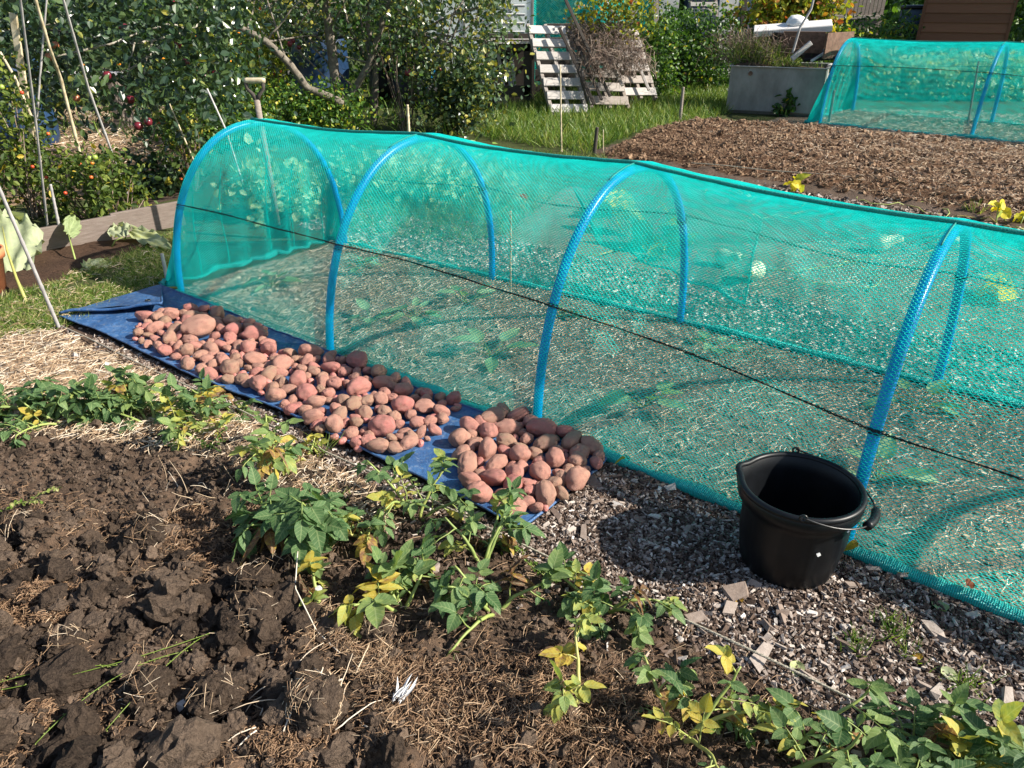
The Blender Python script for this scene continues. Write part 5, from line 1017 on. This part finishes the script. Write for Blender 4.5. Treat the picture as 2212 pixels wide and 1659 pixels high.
# ------------------------------------------------------------------ barrel, bins
def drum(px, y, pyb, h, r, label, mat, cat='barrel', name='water_barrel', zb=0.):
    c = P(px, pyb, y); c[2] = 0; o = empty(name, c, label, cat); mb = MB(); lathe(mb, [(r*.92, 0), (r, .08), (r*1.02, h*.33), (r*.99, h*.35), (r*1.03, h*.5), (r*.99, h*.66), (r*1.02, h*.68), (r, h-.06), (r*.93, h-.01), (r*.9, h)], 40, c); mb.build('body', mat, o, True)
    mb = MB(); lathe(mb, [(r*.98, h-.02), (r*1.06, h-.02), (r*1.06, h+.03), (r*.9, h+.05), (0, h+.06)], 40, c); mb.build('lid', M['black'], o, True)
drum(700, 12.6, 210, .98, .42, 'dark blue plastic water barrel with a black lid behind the apple trunk', M['barrel'])
drum(905, 12.4, 210, .95, .42, 'black compost bin between the apple tree and the pallet box', M['black'], 'compost bin', 'compost_bin')
drum(840, 13.1, 210, .95, .3, 'second black compost bin behind the small apple trunk', M['black'], 'compost bin', 'compost_bin')
drum(20, 8.9, 210, .95, .4, 'dark blue barrel at the left edge behind the apple leaves', M['barrel'])
o = MB(); beam(o, P(940, 150, 11.9), P(918, 195, 11.9), .03, .02, (0, -1, 0), .5); tag(o.build('tool_handle', M['pipe']), 'bright blue tool handle leaning by the black compost bin', 'tool handle')
# low dark wall / water troughs behind the left tree
mb = MB(); c = P(120, 165, 10.2); box(mb, A([c[0], 10.2, .62]), (1.7, .5, .06), v=.85, bev=.01); o = tag(empty('garden_bench', (c[0], 10.2, 0), 'grey plank bench behind the left apple tree', 'bench')); mb.build('seat', M['wood'], o)
for s in (-.75, .75):
    mb = MB(); box(mb, A([c[0]+s, 10.2, .29]), (.08, .4, .58), v=.3); mb.build('leg', M['wood'], o)

# ------------------------------------------------------------------ pallets
def pallet(a, b, c, nsl, label, thick=.1, v=.8, rails=3, skip=()):
    """a top left, b top right, c bottom left (world); slats across, rails down"""
    a, b, c = A(a), A(b), A(c); X = nrm(b-a); D = c-a; W_ = np.linalg.norm(b-a); H_ = np.linalg.norm(D); Dn = D/H_; N_ = nrm(np.cross(Dn, X)); o = empty('pallet', (c[0], c[1], 0), label, 'pallet', 'pallets leaning in a row')
    for k in range(rails):
        f_ = (.03, .5, .97)[k] if rails == 3 else (.03, .97)[k]; s = a+X*W_*f_; mb = MB(); beam(mb, s, s+Dn*H_, .05, thick*.7, N_, v*.75); mb.build('rail', M['wood'], o)
    for k in range(nsl):
        if k in skip: continue
        s = a+Dn*(H_*(k+.5)/nsl)+N_*(thick*.35+.011); mb = MB(); beam(mb, s, s+X*W_, H_/nsl*.62, .02, N_, v+rng.uniform(-.1, .12)); mb.build('slat', M['wood'], o)
    return o
rng = np.random.default_rng(77)
pallet(P(1137, 54, 11.75), P(1216, 56, 11.85), P(1192, 252, 11.0), 7, 'pale sunlit slatted pallet leaning at the left of the row', v=.8)
pallet(P(1216, 60, 12.0), P(1300, 64, 12.15), P(1275, 235, 11.25), 6, 'grey slatted pallet leaning second from the left', v=.62)
pallet(P(1305, 60, 12.3), P(1372, 62, 12.5), P(1350, 215, 11.6), 6, 'weathered pallet at the right end of the row under dead creeper', v=.66)
for k, (a, b, y, lb) in enumerate((((1208, 60), (1284, 226), 10.95, 'dark batten leaning on the pale pallet'), ((1237, 76), (1300, 215), 11.0, 'second dark batten leaning right of the first'), ((1222, 0), (1318, 208), 11.1, 'longest dark pole leaning over the pallets'), ((1281, 68), (1345, 185), 11.2, 'brown batten leaning in the dead creeper'), ((1338, 45), (1402, 195), 11.6, 'thin batten leaning at the right end of the pallets'), ((1303, -5), (1345, 55), 12.0, 'thick dark branch above the right-hand pallets'))):
    mb = MB(); beam(mb, P(*a, y+.6), P(*b, y), .04, .035, (0, -1, .3), .35+.1*k); tag(mb.build('batten', M['darkwood'] if k < 3 else M['wood']), lb, 'batten', 'battens leaning on the pallets')
for k, (z, w_) in enumerate(((.12, .2), (.36, .18), (.6, .2), (.84, .16), (1.05, .14))):
    xa = P(1150, 100, 13.2)[0]+.05*k; mb = MB(); beam(mb, (xa, 13.2+.03*k, z), (xa+2.0-.12*k, 13.25, z+.02), .07, w_, (0, 0, 1), .3+.1*k); tag(mb.build('dark_plank', M['darkwood']), ('lowest', 'second lowest', 'middle', 'second highest', 'topmost')[k]+' dark plank stacked on edge behind the leaning pallets', 'plank', 'dark planks behind the pallets')
# pallet box with stored things
o = empty('pallet_box', P(1100, 240, 12)*A([1, 1, 0]), 'dark timber pallet box full of stored poles left of the white pallet', 'pallet box'); y = 12.0
for a, b, w_ in (((1060, 98), (1145, 98), .16), ((1060, 197), (1145, 197), .16)): mb = MB(); beam(mb, P(*a, y), P(*b, y), .04, w_, (0, 0, 1), .55); mb.build('rail', M['darkwood'], o)
for a, b in (((1140, 88), (1140, 262)), ((1058, 90), (1060, 262))): mb = MB(); beam(mb, P(*a, y+.01), P(*b, y+.01), .12, .06, (0, -1, 0), .5); mb.build('post', M['darkwood'], o)
mb = MB(); box(mb, P(1100, 92, y+.35)+A([0, .0, .02]), (.8, .8, .03), v=.9); mb.build('lid', M['wood'], o)
mb = MB(); box(mb, A([P(1100, 92, y+.7)[0], y+.75, .5]), (.8, .03, 1.), v=.3); mb.build('back', M['darkwood'], o)
for k, (a, b) in enumerate((((1076, 115), (1098, 250)), ((1088, 112), (1104, 190)), ((1104, 112), (1112, 190)), ((1085, 200), (1100, 255)), ((1068, 205), (1078, 250)))):
    mb = MB(); beam(mb, P(*a, y+.25), P(*b, y+.1), .05, .02, (0, -1, 0), .9); tag(mb.build('pale_batten', M['wood'] if k in (0, 3) else M['galv']), ('white batten tallest in the pallet box', 'grey-green rod upright in the pallet box', 'grey rod at the right side inside the pallet box', 'white batten in the lower opening of the pallet box', 'short grey batten at the foot of the pallet box')[k], 'batten')
# posts
for (a, b, y, w_, lb, m_) in (((1416, 4), (1421, 178), 13.2, .075, 'weathered square fence post right of the pallets', 'wood'), ((1370, 4), (1362, 90), 13.6, .1, 'mossy wooden post behind the pallets', 'wood'), ((1658, -10), (1655, 110), 14.8, .1, 'grey post of the vine frame left of the tank timbers', 'wood'), ((1607, -10), (1610, 110), 15.2, .1, 'brown post behind the brambles', 'darkwood'), ((1725, -10), (1728, 60), 14.8, .08, 'blue-topped post of the vine frame', 'wood')):
    f_ = P(*b, y); f_[2] = 0; mb = MB(); t_ = P(*a, y); t_[2] = max(t_[2], 1.45); beam(mb, t_, f_+A([(t_-f_)[0]*0, 0, 0]), w_, w_, (0, -1, 0), .6); tag(mb.build('post', M[m_]), lb, 'post', 'wooden posts at the back')
# net on frame behind pallets
y = 14.6; a0, a1 = P(1150, 90, y), P(1405, 90, y); xx0, xx1 = a0[0], a1[0]; o = empty('net_cage', (xx0, y, 0), 'teal net cage behind the pallets', 'net cage'); mb = MB()
def nf(a, b): return np.stack([xx0+(xx1-xx0)*a, y+.1*np.sin(a*9)+.25*b, 2.1*(1-b)+.03*np.sin(a*30)], -1)
threads(mb, nf, 130, 110, .0048); mb.build('net', M['net'], o)
for t in (0, .33, .66, 1):
    mb = MB(); x = xx0+(xx1-xx0)*t; beam(mb, (x, y+.15, 0), (x, y+.15, 2.15), .04, .04, (0, -1, 0), .5); mb.build('post', M['wood'], o)
# greenhouse
y = 13.8; gx0, gx1 = P(905, 50, y)[0], P(1150, 50, y)[0]; o = empty('greenhouse', ((gx0+gx1)/2, y, 0), 'pale glazed greenhouse with louvred panes behind the apple tree', 'greenhouse')
for k in range(6):
    x = gx0+(gx1-gx0)*k/5; mb = MB(); beam(mb, (x, y, 0), (x, y, 2.2), .04, .04, (0, -1, 0), .5); mb.build('frame_bar', M['galv'], o)
for k in range(5):
    xa, xb = gx0+(gx1-gx0)*k/5+.02, gx0+(gx1-gx0)*(k+1)/5-.02; mb = MB(); box(mb, ((xa+xb)/2, y, 1.1), (xb-xa, .006, 2.1)); mb.build('pane', M['glass'], o)
for z in (.72, 2.2): mb = MB(); beam(mb, (gx0, y-.03, z), (gx1, y-.03, z), .03, .05, (0, 0, 1), .95); mb.build('rail', M['whitebd'], o)
for k in range(9): mb = MB(); x1 = P(1120, 50, y)[0]; beam(mb, (x1-.45, y-.05, .85+k*.13), (x1+.1, y-.05, .85+k*.13), .03, .035, (0, -.4, 1), .95); mb.build('louvre', M['whitebd'], o)
mb = MB(); box(mb, ((gx0+gx1)/2, y+1.5, 1.0), (gx1-gx0, .05, 2.0)); mb.build('back_wall', M['whitebd'], o)
# pale panels glimpsed left
for k, (px0, px1, py0, py1, y, m_, lb, nm) in enumerate(((510, 680, -30, 110, 16, 'whitebd', 'pale green-white panel behind the apple branches', 'panel'), (1420, 1470, -30, 60, 17.2, 'whitebd', 'white sheet standing at the left of the dark shed', 'panel'), (1545, 1600, -30, 90, 16.5, 'whitebd', 'white board leaning at the right of the dark shed', 'panel'))):
    a, b = P(px0, py1, y), P(px1, py0, y); mb = MB(); z1 = max(b[2], 1.7); box(mb, ((a[0]+b[0])/2, y, z1/2), (b[0]-a[0], .04, z1), bev=.005); tag(mb.build(nm, M[m_]), lb, 'panel')
# dark blue shed at back
y = 17.6; a, b = P(1480, 60, y), P(1640, 60, y); o = empty('shed', ((a[0]+b[0])/2, y, 0), 'dark blue-grey shed behind the bramble thicket', 'shed', 'sheds')
mb = MB(); n_ = 14; wd = (b[0]-a[0])/n_
for k in range(n_): box(mb, (a[0]+wd*(k+.5), y, 1.05), (wd*.97, .03, 2.1), v=.5)
box(mb, ((a[0]+b[0])/2, y+1., 1.04), (b[0]-a[0]-.02, 1.9, 2.06)); mb.build('wall', M['blueshed'], o)
mb = MB(); box(mb, ((a[0]+b[0])/2, y+.9, 2.2), (b[0]-a[0]+.3, 2.4, .1)); mb.build('roof', M['darkwood'], o)
rng = np.random.default_rng(5); pallet(P(1487, -25, 16.8), P(1545, -25, 16.8), P(1495, 60, 16.6), 6, 'pale pallet stood against the dark blue-grey shed', v=.75)
# fence panels at the back right
for k, (px0, px1) in enumerate(((1752, 1815), (1815, 1905))):
    y = 18.5; a, b = P(px0, 45, y), P(px1, 45, y); o = empty('fence_panel', ((a[0]+b[0])/2, y, 0), ('slatted grey fence panel left of the pale gate-like panel', 'close-boarded grey fence panel near the brown shed')[k], 'fence panel', 'grey fence panels at the back'); mb = MB(); n_ = 7 if k == 0 else 11
    for j in range(n_):
        if k == 0: box(mb, ((a[0]+b[0])/2, y, .35+j*.2), (b[0]-a[0], .02, .12), v=.55)
        else: box(mb, (a[0]+(b[0]-a[0])*(j+.5)/n_, y, .9), ((b[0]-a[0])/n_*.86, .02, 1.5+.05*math.sin(j*3)), v=.5)
    mb.build('boards', M['wood'], o); mb = MB(); beam(mb, (a[0], y-.03, 1.1), (b[0], y-.03, 1.1), .04, .08, (0, 0, 1), .6); mb.build('rail', M['wood'], o)
# brown weatherboarded shed
a = P(1983, 85, 16.0); b = P(2172, 85, 15.25); a[2] = b[2] = 0; o = empty('shed', (a+b)/2, 'brown weatherboarded shed at the top right', 'shed', 'sheds'); Xs = nrm(b-a); Ys = A([-Xs[1], Xs[0], 0]); cs = (a+b)/2; Ls = np.linalg.norm(b-a); mb = MB(); n_ = 13; Zu = A([0, 0, 1.])
for k in range(n_): inst(mb, A([(x, yy, zz) for x in (-.5, .5) for yy, zz in ((0, 0), (0, 1), (-.03, 0), (-.006, 1))]), A([(0, 1, 3, 2), (4, 6, 7, 5), (0, 2, 6, 4), (1, 5, 7, 3), (2, 3, 7, 6), (0, 4, 5, 1)]), [cs+Zu*(.08+k*.165)], Xs, Zu, A([[Ls, 1, .172]]), .3+.1*(k % 3)+.15*(k % 2))
mb.build('wall', M['shed'], o); mb = MB(); box(mb, cs+Ys*1.02+Zu*1.1, (Ls-.02, 2., 2.18), Xs, Zu, v=.4); mb.build('side_walls', M['shed'], o)
for k in (-1, 1): mb = MB(); box(mb, cs+Xs*k*(Ls/2+.01)-Ys*.01+Zu*1.1, (.05, .06, 2.2), Xs, Zu, v=.2); mb.build('corner_post', M['shed'], o)
mb = MB(); box(mb, cs+Ys+Zu*2.28, (Ls+.3, 2.4, .12), Xs, Zu); mb.build('roof', M['darkwood'], o)
drum(1978, 17.4, 60, 1.3, .35, 'dark green water butt left of the brown shed', M['blueshed'], 'water butt', 'water_butt')

# ------------------------------------------------------------------ metal tank with soil, grass and timbers
ta_, tb_ = P(1565, 243, 11.55), P(1762, 252, 11.1); tl = A([ta_[0], 11.5, 0]); trr = A([tb_[0], 11.0, 0]); Xt = nrm(trr-tl); Yt = A([-Xt[1], Xt[0], 0]); Lt = np.linalg.norm(trr-tl); Dt = .95; Ht = P(1565, 142, 11.5)[2]
ctr = (tl+trr)/2+Yt*Dt/2; o = empty('water_tank', ctr, 'old galvanised metal tank full of soil and grass beside the second tunnel', 'metal tank'); mb = MB(); hx, hy = Lt/2, Dt/2; tp = .02
def tring(k, z): return [ctr+Xt*sx*(hx-k)+Yt*sy*(hy-k)+A([0, 0, z]) for sx, sy in ((-1, -1), (1, -1), (1, 1), (-1, 1))]
V = tring(.05, 0)+tring(.0, .05)+tring(0, Ht)+tring(.02, Ht)+tring(.02, Ht-.12); F = [(l*4+q, l*4+(q+1) % 4, l*4+4+(q+1) % 4, l*4+4+q) for l in range(4) for q in range(4)]+[(16, 17, 18, 19)]; mb.add(V, F, .5); mb.build('wall', M['galv'], o)
mb = MB()
for q in range(4): a, b = tring(-.012, Ht)[q], tring(-.012, Ht)[(q+1) % 4]; beam(mb, a, b, .035, .012, (0, 0, 1), .9, .002)
mb.build('rim', M['galv'], o)
mb = MB(); c = ctr-Xt*(hx-.28)-Yt*(hy+.005)+A([0, 0, Ht-.09]); tube(mb, [c, c-Yt*.02], .03, 12); mb.build('outlet', M['rust'], o)
mb = MB(); gxx, gyy = np.meshgrid(np.linspace(-hx+.03, hx-.03, 30), np.linspace(-hy+.03, hy-.03, 16), indexing='ij'); zz = Ht-.06+.22*np.exp(-((gxx+.35)/.35)**2)*np.exp(-(gyy/.4)**2)+.04*fbm(gxx*9, gyy*9, 3); grid(mb, ctr+Xt*gxx[..., None]+Yt*gyy[..., None]+A([0, 0, 1.])*zz[..., None]); mb.build('soil_fill', M['clod'], o)
n = 2200; a = rng.normal(-.38, .3, n).clip(-hx+.05, hx-.1); b = rng.uniform(-hy+.05, hy-.05, n); pz = Ht-.06+.22*np.exp(-((a+.35)/.35)**2)*np.exp(-(b/.4)**2); pp = ctr+Xt*a[:, None]+Yt*b[:, None]; m1 = grassmesh(pp[:, :2], pz, .12, .38, .007, .7, .0, 1.); tag(m1.build('grass', M['grass']), 'rough grass growing out of the metal tank', 'grass', kind='stuff')
mb = MB(); n = 1500; a = rng.normal(-.4, .28, n); p = ctr+Xt*a[:, None]+Yt*rng.uniform(-hy, hy, n)[:, None]; p[:, 2] = Ht+rng.uniform(.02, .4, n); L = rng.uniform(.1, .3, n); inst(mb, ST_V, ST_F, p, nrm(rdir(n)+A([0, 0, .3])), rdir(n), np.stack([L, np.full(n, .004), np.full(n, .004)], 1), rng.uniform(.0, .9, n)); tag(mb.build('dead_grass', M['twig']), 'dry dead grass heaped on the tank', 'dead grass', kind='stuff')
mb = MB(); beam(mb, P(1628, 68, 11.9), P(1797, 55, 11.6), .3, .09, (0, -.25, 1), .98, .01); tag(mb.build('plank', M['wood']), 'thick white weathered plank lying on top of the tank', 'plank')
mb = MB(); beam(mb, P(1620, 68, 12.0), P(1700, 80, 11.6), .12, .1, (0, -.2, 1), .1, .01); tag(mb.build('plank', M['darkwood']), 'dark plank under the white one at the left of the tank top', 'plank')
bo = empty('wooden_box', P(1800, 100, 11.5)*A([1, 1, 0])+A([0, 0, Ht]), 'brown broken sheet-metal box resting on the tank', 'box'); 
for (a, b, y0, y1, hh) in (((1690, 90), (1780, 90), 11.45, 11.3, .33), ((1785, 88), (1842, 84), 11.0, 11.5, .32), ((1755, 72), (1842, 72), 11.95, 11.8, .25)):
    A_, B_ = P(*a, y0), P(*b, y1); z = Ht+.28; A_[2] = B_[2] = z; mb = MB(); beam(mb, A_, B_, .02, hh, (0, 0, 1), .5); mb.build('side', M['rust'], bo)
mb = MB(); beam(mb, P(1710, 128, 11.15), P(1752, 92, 11.15), .06, .05, (0, -1, 0), .8); tag(mb.build('timber_offcut', M['wood']), 'grey broken timber propped in the tank', 'timber')
mb = MB(); beam(mb, P(1730, 122, 11.3), P(1812, 116, 11.3), .3, .04, (0, -.3, 1), .3); tag(mb.build('black_board', M['black']), 'black board lying across the right end of the tank', 'board')
mb = MB(); beam(mb, P(1752, 132, 11.1), P(1778, 116, 11.2), .03, .03, (0, -1, 0), 1.); tag(mb.build('white_stick', M['whitebd']), 'short white stick poking out of the tank', 'stick')
cane([(1762, -20), (1752, 20), (1728, 60), (1712, 115)], 11.2, .018, M['cane_grey'], 'pale curved branch rising out of the tank', 'branch', False, cat='branch')
mb = MB(); V, F = lumpy(3, .25, 1., 3, .6); mb.add(V*.16+P(1720, 50, 11.8), F); tag(mb.build('white_bag', M['feather'], smooth=True), 'crumpled white bag behind the white plank', 'bag')

# ------------------------------------------------------------------ small finds on the soil
def finds():
    r = np.random.default_rng(12)
    def leaf(px, py, s, v, lb, z=None, mat='vine_leaf'):
        g = G(px, py, z or 0.); g[2] = (hgt(g[0], g[1]) if z is None else z)+.008; mb = MB(); T, F = FL[int(r.integers(0, 3))]; inst(mb, T, F, [g], hdir(1), nrm(A([r.normal(0, .3), r.normal(0, .3), 1.])), A([[s, s*1.1, s*1.5]]), v); tag(mb.build('fallen_leaf', M[mat], smooth=True), lb, 'leaf', 'fallen leaves')
    leaf(1350, 995, .04, .7, 'yellow leaf on the green hem at the tarp corner', .05); leaf(1410, 1005, .03, .95, 'small brown leaf on the green hem by the tarp corner', .05); leaf(1850, 1178, .035, .8, 'orange leaf on the hem right of the bucket', .05); leaf(1960, 1245, .035, .7, 'yellow leaf beside the hem, right of the bucket', .02); leaf(2085, 1270, .04, 1., 'brown leaf lying on the hem at the right', .05)
    leaf(1125, 425, .05, 1., 'brown leaf caught on the net above the second hoop', .62); leaf(1310, 703, .03, .75, 'orange leaf caught on the black lacing', .1); leaf(755, 770, .035, .8, 'orange leaf at the foot of the second hoop', .04); leaf(480, 632, .035, .8, 'orange leaf near the closed end hem', .03)
    leaf(2040, 1330, .055, .5, 'pale dry leaf on the chips at the right', None, 'rhubarb'); leaf(1720, 1440, .05, .9, 'round pale leaf on the chips in the foreground', None, 'rhubarb'); leaf(2030, 1455, .05, .9, 'pale leaf on the chips near the right edge', None, 'rhubarb'); leaf(1600, 1300, .03, .8, 'small orange leaf on the chips left of the bucket'); leaf(1990, 1430, .025, .85, 'small orange leaf on the chips in the right foreground')
    def chunk(px, py, s, v, lb, mat='chip', nm='wood_piece', ang=0, cat='wood piece'):
        g = G(px, py); g[2] = hgt(g[0], g[1])+.012; mb = MB(); inst(mb, CHIPS[int(r.integers(0, 5))], CH_F, [g], A([math.cos(ang), math.sin(ang), .1]), A([.1, -.2, 1]), A([s]), v); tag(mb.build(nm, M[mat]), lb, cat, 'loose pieces on the ground')
    chunk(430, 1525, (.07, .02, .014), .9, 'white split piece of wood on the dug soil', ang=.6); chunk(1640, 1425, (.09, .028, .012), .75, 'broad pale sliver of wood on the chips', ang=.9); chunk(2170, 1520, (.07, .018, .015), .75, 'pale wood piece at the right edge', ang=1.1); chunk(1590, 1290, (.06, .045, .02), .55, 'flat grey piece of bark left of the bucket', ang=.2); chunk(1500, 1345, (.04, .03, .012), .6, 'grey piece by the rope', ang=.2)
    chunk(1575, 1035+290, (.05, .03, .01), .7, 'grey chip piece in front of the bucket', ang=1.2)
    for px, py, s, v, lb in ((1467, 1390, .018, .6, 'pale grey stone under the yellow potato plant'), (1820, 1360, .018, .6, 'light stone on the chips'), (565, 1300-0, .02, .9, 'small pale stone on the largest clods'), (940, 1255, .03, .2, 'reddish stone between two potato plants'), (690, 1300, .022, .9, 'grey flint by the dark clods'), (1775, 1610, .018, .6, 'pale stone at the bottom right'), (800, 1245, .02, .3, 'reddish stone beside the large potato plant'), (370, 1275, .022, .9, 'grey flint in the dug soil')):
        g = G(px, py); g[2] = hgt(g[0], g[1])+s*.3; V, F = lumpy(2, .3, 1., int(px), .6); mb = MB(); mb.add(V*s*.6+g, F, v); tag(mb.build('stone', M['stone'], smooth=False), lb, 'stone', 'stones on the soil')
    g = G(865, 1545); g[2] = hgt(g[0], g[1])+.01; mb = MB()
    for k in range(26): a = 1.1+r.normal(0, .5); L = r.uniform(.02, .055); inst(mb, LEAF_V, LEAF_F, [g+A([r.normal(0, .008), r.normal(0, .008), 0])], A([math.cos(a), math.sin(a), r.uniform(.1, .9)]), rdir(1, 1), A([[L, L*.16, L]]), .9)
    tag(mb.build('feather', M['feather']), 'small tuft of white feathers on the soil', 'feather')
    # weeds
    def weed(px, py, n, h, lb, v=.6, sp=.5):
        g = G(px, py); g[2] = hgt(g[0], g[1]); o = empty('weed', g, lb, 'weed', 'small weeds'); sm = MB(); lm = MB()
        for k in range(n):
            a = r.uniform(0, 6.28); q = curve(g, (math.cos(a)*sp, math.sin(a)*sp, .7), h*r.uniform(.6, 1.2), .08, 8, r); tube(sm, q, np.linspace(.0018, .0008, 9), 4, .3)
            for j in range(2, 9):
                for s in (0, 1): inst(lm, LEAF_V, LEAF_F, [q[j]], rdir(1), rdir(1, 1), A([[.014, .012, .014]]), np.clip(v+r.normal(0, .15), 0, .95))
        sm.build('stem', M['stem'], o, True); lm.build('leaves', M['grass'], o)
    weed(65, 1100, 4, .12, 'bright green bent weed at the left in the dug soil', .8, 1.); weed(1555, 1560, 4, .10, 'bright green spurge weed under the yellow potato plant', .6); weed(1180, 1255, 4, .07, 'little green seedling weed beside the rope', .5); weed(455, 985, 5, .09, 'small grey-green weed under the yellowing plant', .2); weed(1110, 1130+60, 3, .06, 'tiny weed below the tip of the tarp', .5); weed(700, 1200, 3, .07, 'thin weed at the foot of the large potato plant', .4)
    def tuft(px, py, n, h, lb, v0=.1, v1=.8, w_=.0028):
        g = G(px, py); p = g[:2]+r.normal(0, .02, (n, 2)); m_ = grassmesh(p, hgt(p[:, 0], p[:, 1]), h*.5, h, w_, .7, v0, v1); tag(m_.build('grass_tuft', M['grass']), lb, 'grass tuft', 'grass tufts on bare ground')
    tuft(700, 985, 14, .13, 'tuft of tall green grass blades by the rope', .4, .9, .004); tuft(1850, 1400, 50, .06, 'grass tuft on the chips right of the yellow plant'); tuft(1925, 1370, 60, .07, 'wider grass tuft on the chips in front of the hem'); tuft(2085, 1490, 40, .07, 'grass tuft on the chips near the right edge', .4, .8); tuft(1960, 1420, 30, .05, 'sparse grass on the chips between two tufts'); tuft(740, 1100, 20, .06, 'small grass tuft under the potato leaves'); tuft(1900, 478, 25, .14, 'grass tuft on the edge of the manure bed', .4, .9, .006); tuft(2100, 470, 35, .16, 'taller grass tuft at the edge of the manure bed', .5, .95, .006)
    # long green seed stalks lying bottom left
    mb = MB()
    for (a, b, c) in (((470, 1395), (250, 1500), (0, 1430+95)), ((400, 1440), (250, 1490), (90, 1640)), ((440, 1410), (370, 1480), (240, 1610)), ((300, 1470), (150, 1480), (0, 1510))):
        p0, p1, p2 = [G(*q)+A([0, 0, .05]) for q in (a, b, c)]; tube(mb, arc(p0, p1+A([0, 0, .03]), p2, 20), .0011, 5, .75); q = arc(p0, p1+A([0, 0, .03]), p2, 60)
        for j in range(5, 60, 3): V, F = ico(1); mb.add(V*.0019+q[j]+r.normal(0, .004, 3), F, .85)
    tag(mb.build('weed_stalks', M['grass'], smooth=True), 'long green seeding weed stalks lying on the dug soil', 'weed')
    # dead roots and stems
    mb = MB()
    for k in range(26):
        g = G(r.uniform(560, 800), r.uniform(1480, 1640)); g[2] = hgt(g[0], g[1])+.02; q = curve(g, (r.normal(), r.normal(), .35), r.uniform(.06, .16), .08, 9, r); tube(mb, q, np.linspace(.002, .0008, 10), 5, r.uniform(.6, 1))
    tag(mb.build('dead_roots', M['straw'], smooth=True), 'spray of pale dead roots at the bottom left of centre', 'dead roots')
    mb = MB(); q = A([G(655, 1262)+A([0, 0, .12]), G(648, 1330)+A([0, 0, .10]), G(690, 1400)+A([0, 0, .06]), G(780, 1470)+A([0, 0, .03])]); t = np.linspace(0, 3, 30); q = np.stack([np.interp(t, np.arange(4), q[:, k]) for k in range(3)], 1); tube(mb, q, .0018, 5, .95); tag(mb.build('hay_stalk', M['straw'], smooth=True), 'long pale dead stem hanging over the hay tuft', 'dead stem')
    mb = MB()
    for k in range(18):
        g = G(r.uniform(330, 600), r.uniform(1040, 1130)); g[2] = hgt(g[0], g[1]); q = curve(g, (r.normal()*.6, r.normal()*.6, .8), r.uniform(.06, .16), .07, 8, r); tube(mb, q, np.linspace(.0014, .0006, 9), 4, r.uniform(.5, 1))
    tag(mb.build('wiry_weed', M['straw'], smooth=True), 'wiry pale dead stems below the left leafy clump', 'dead stems')
finds()
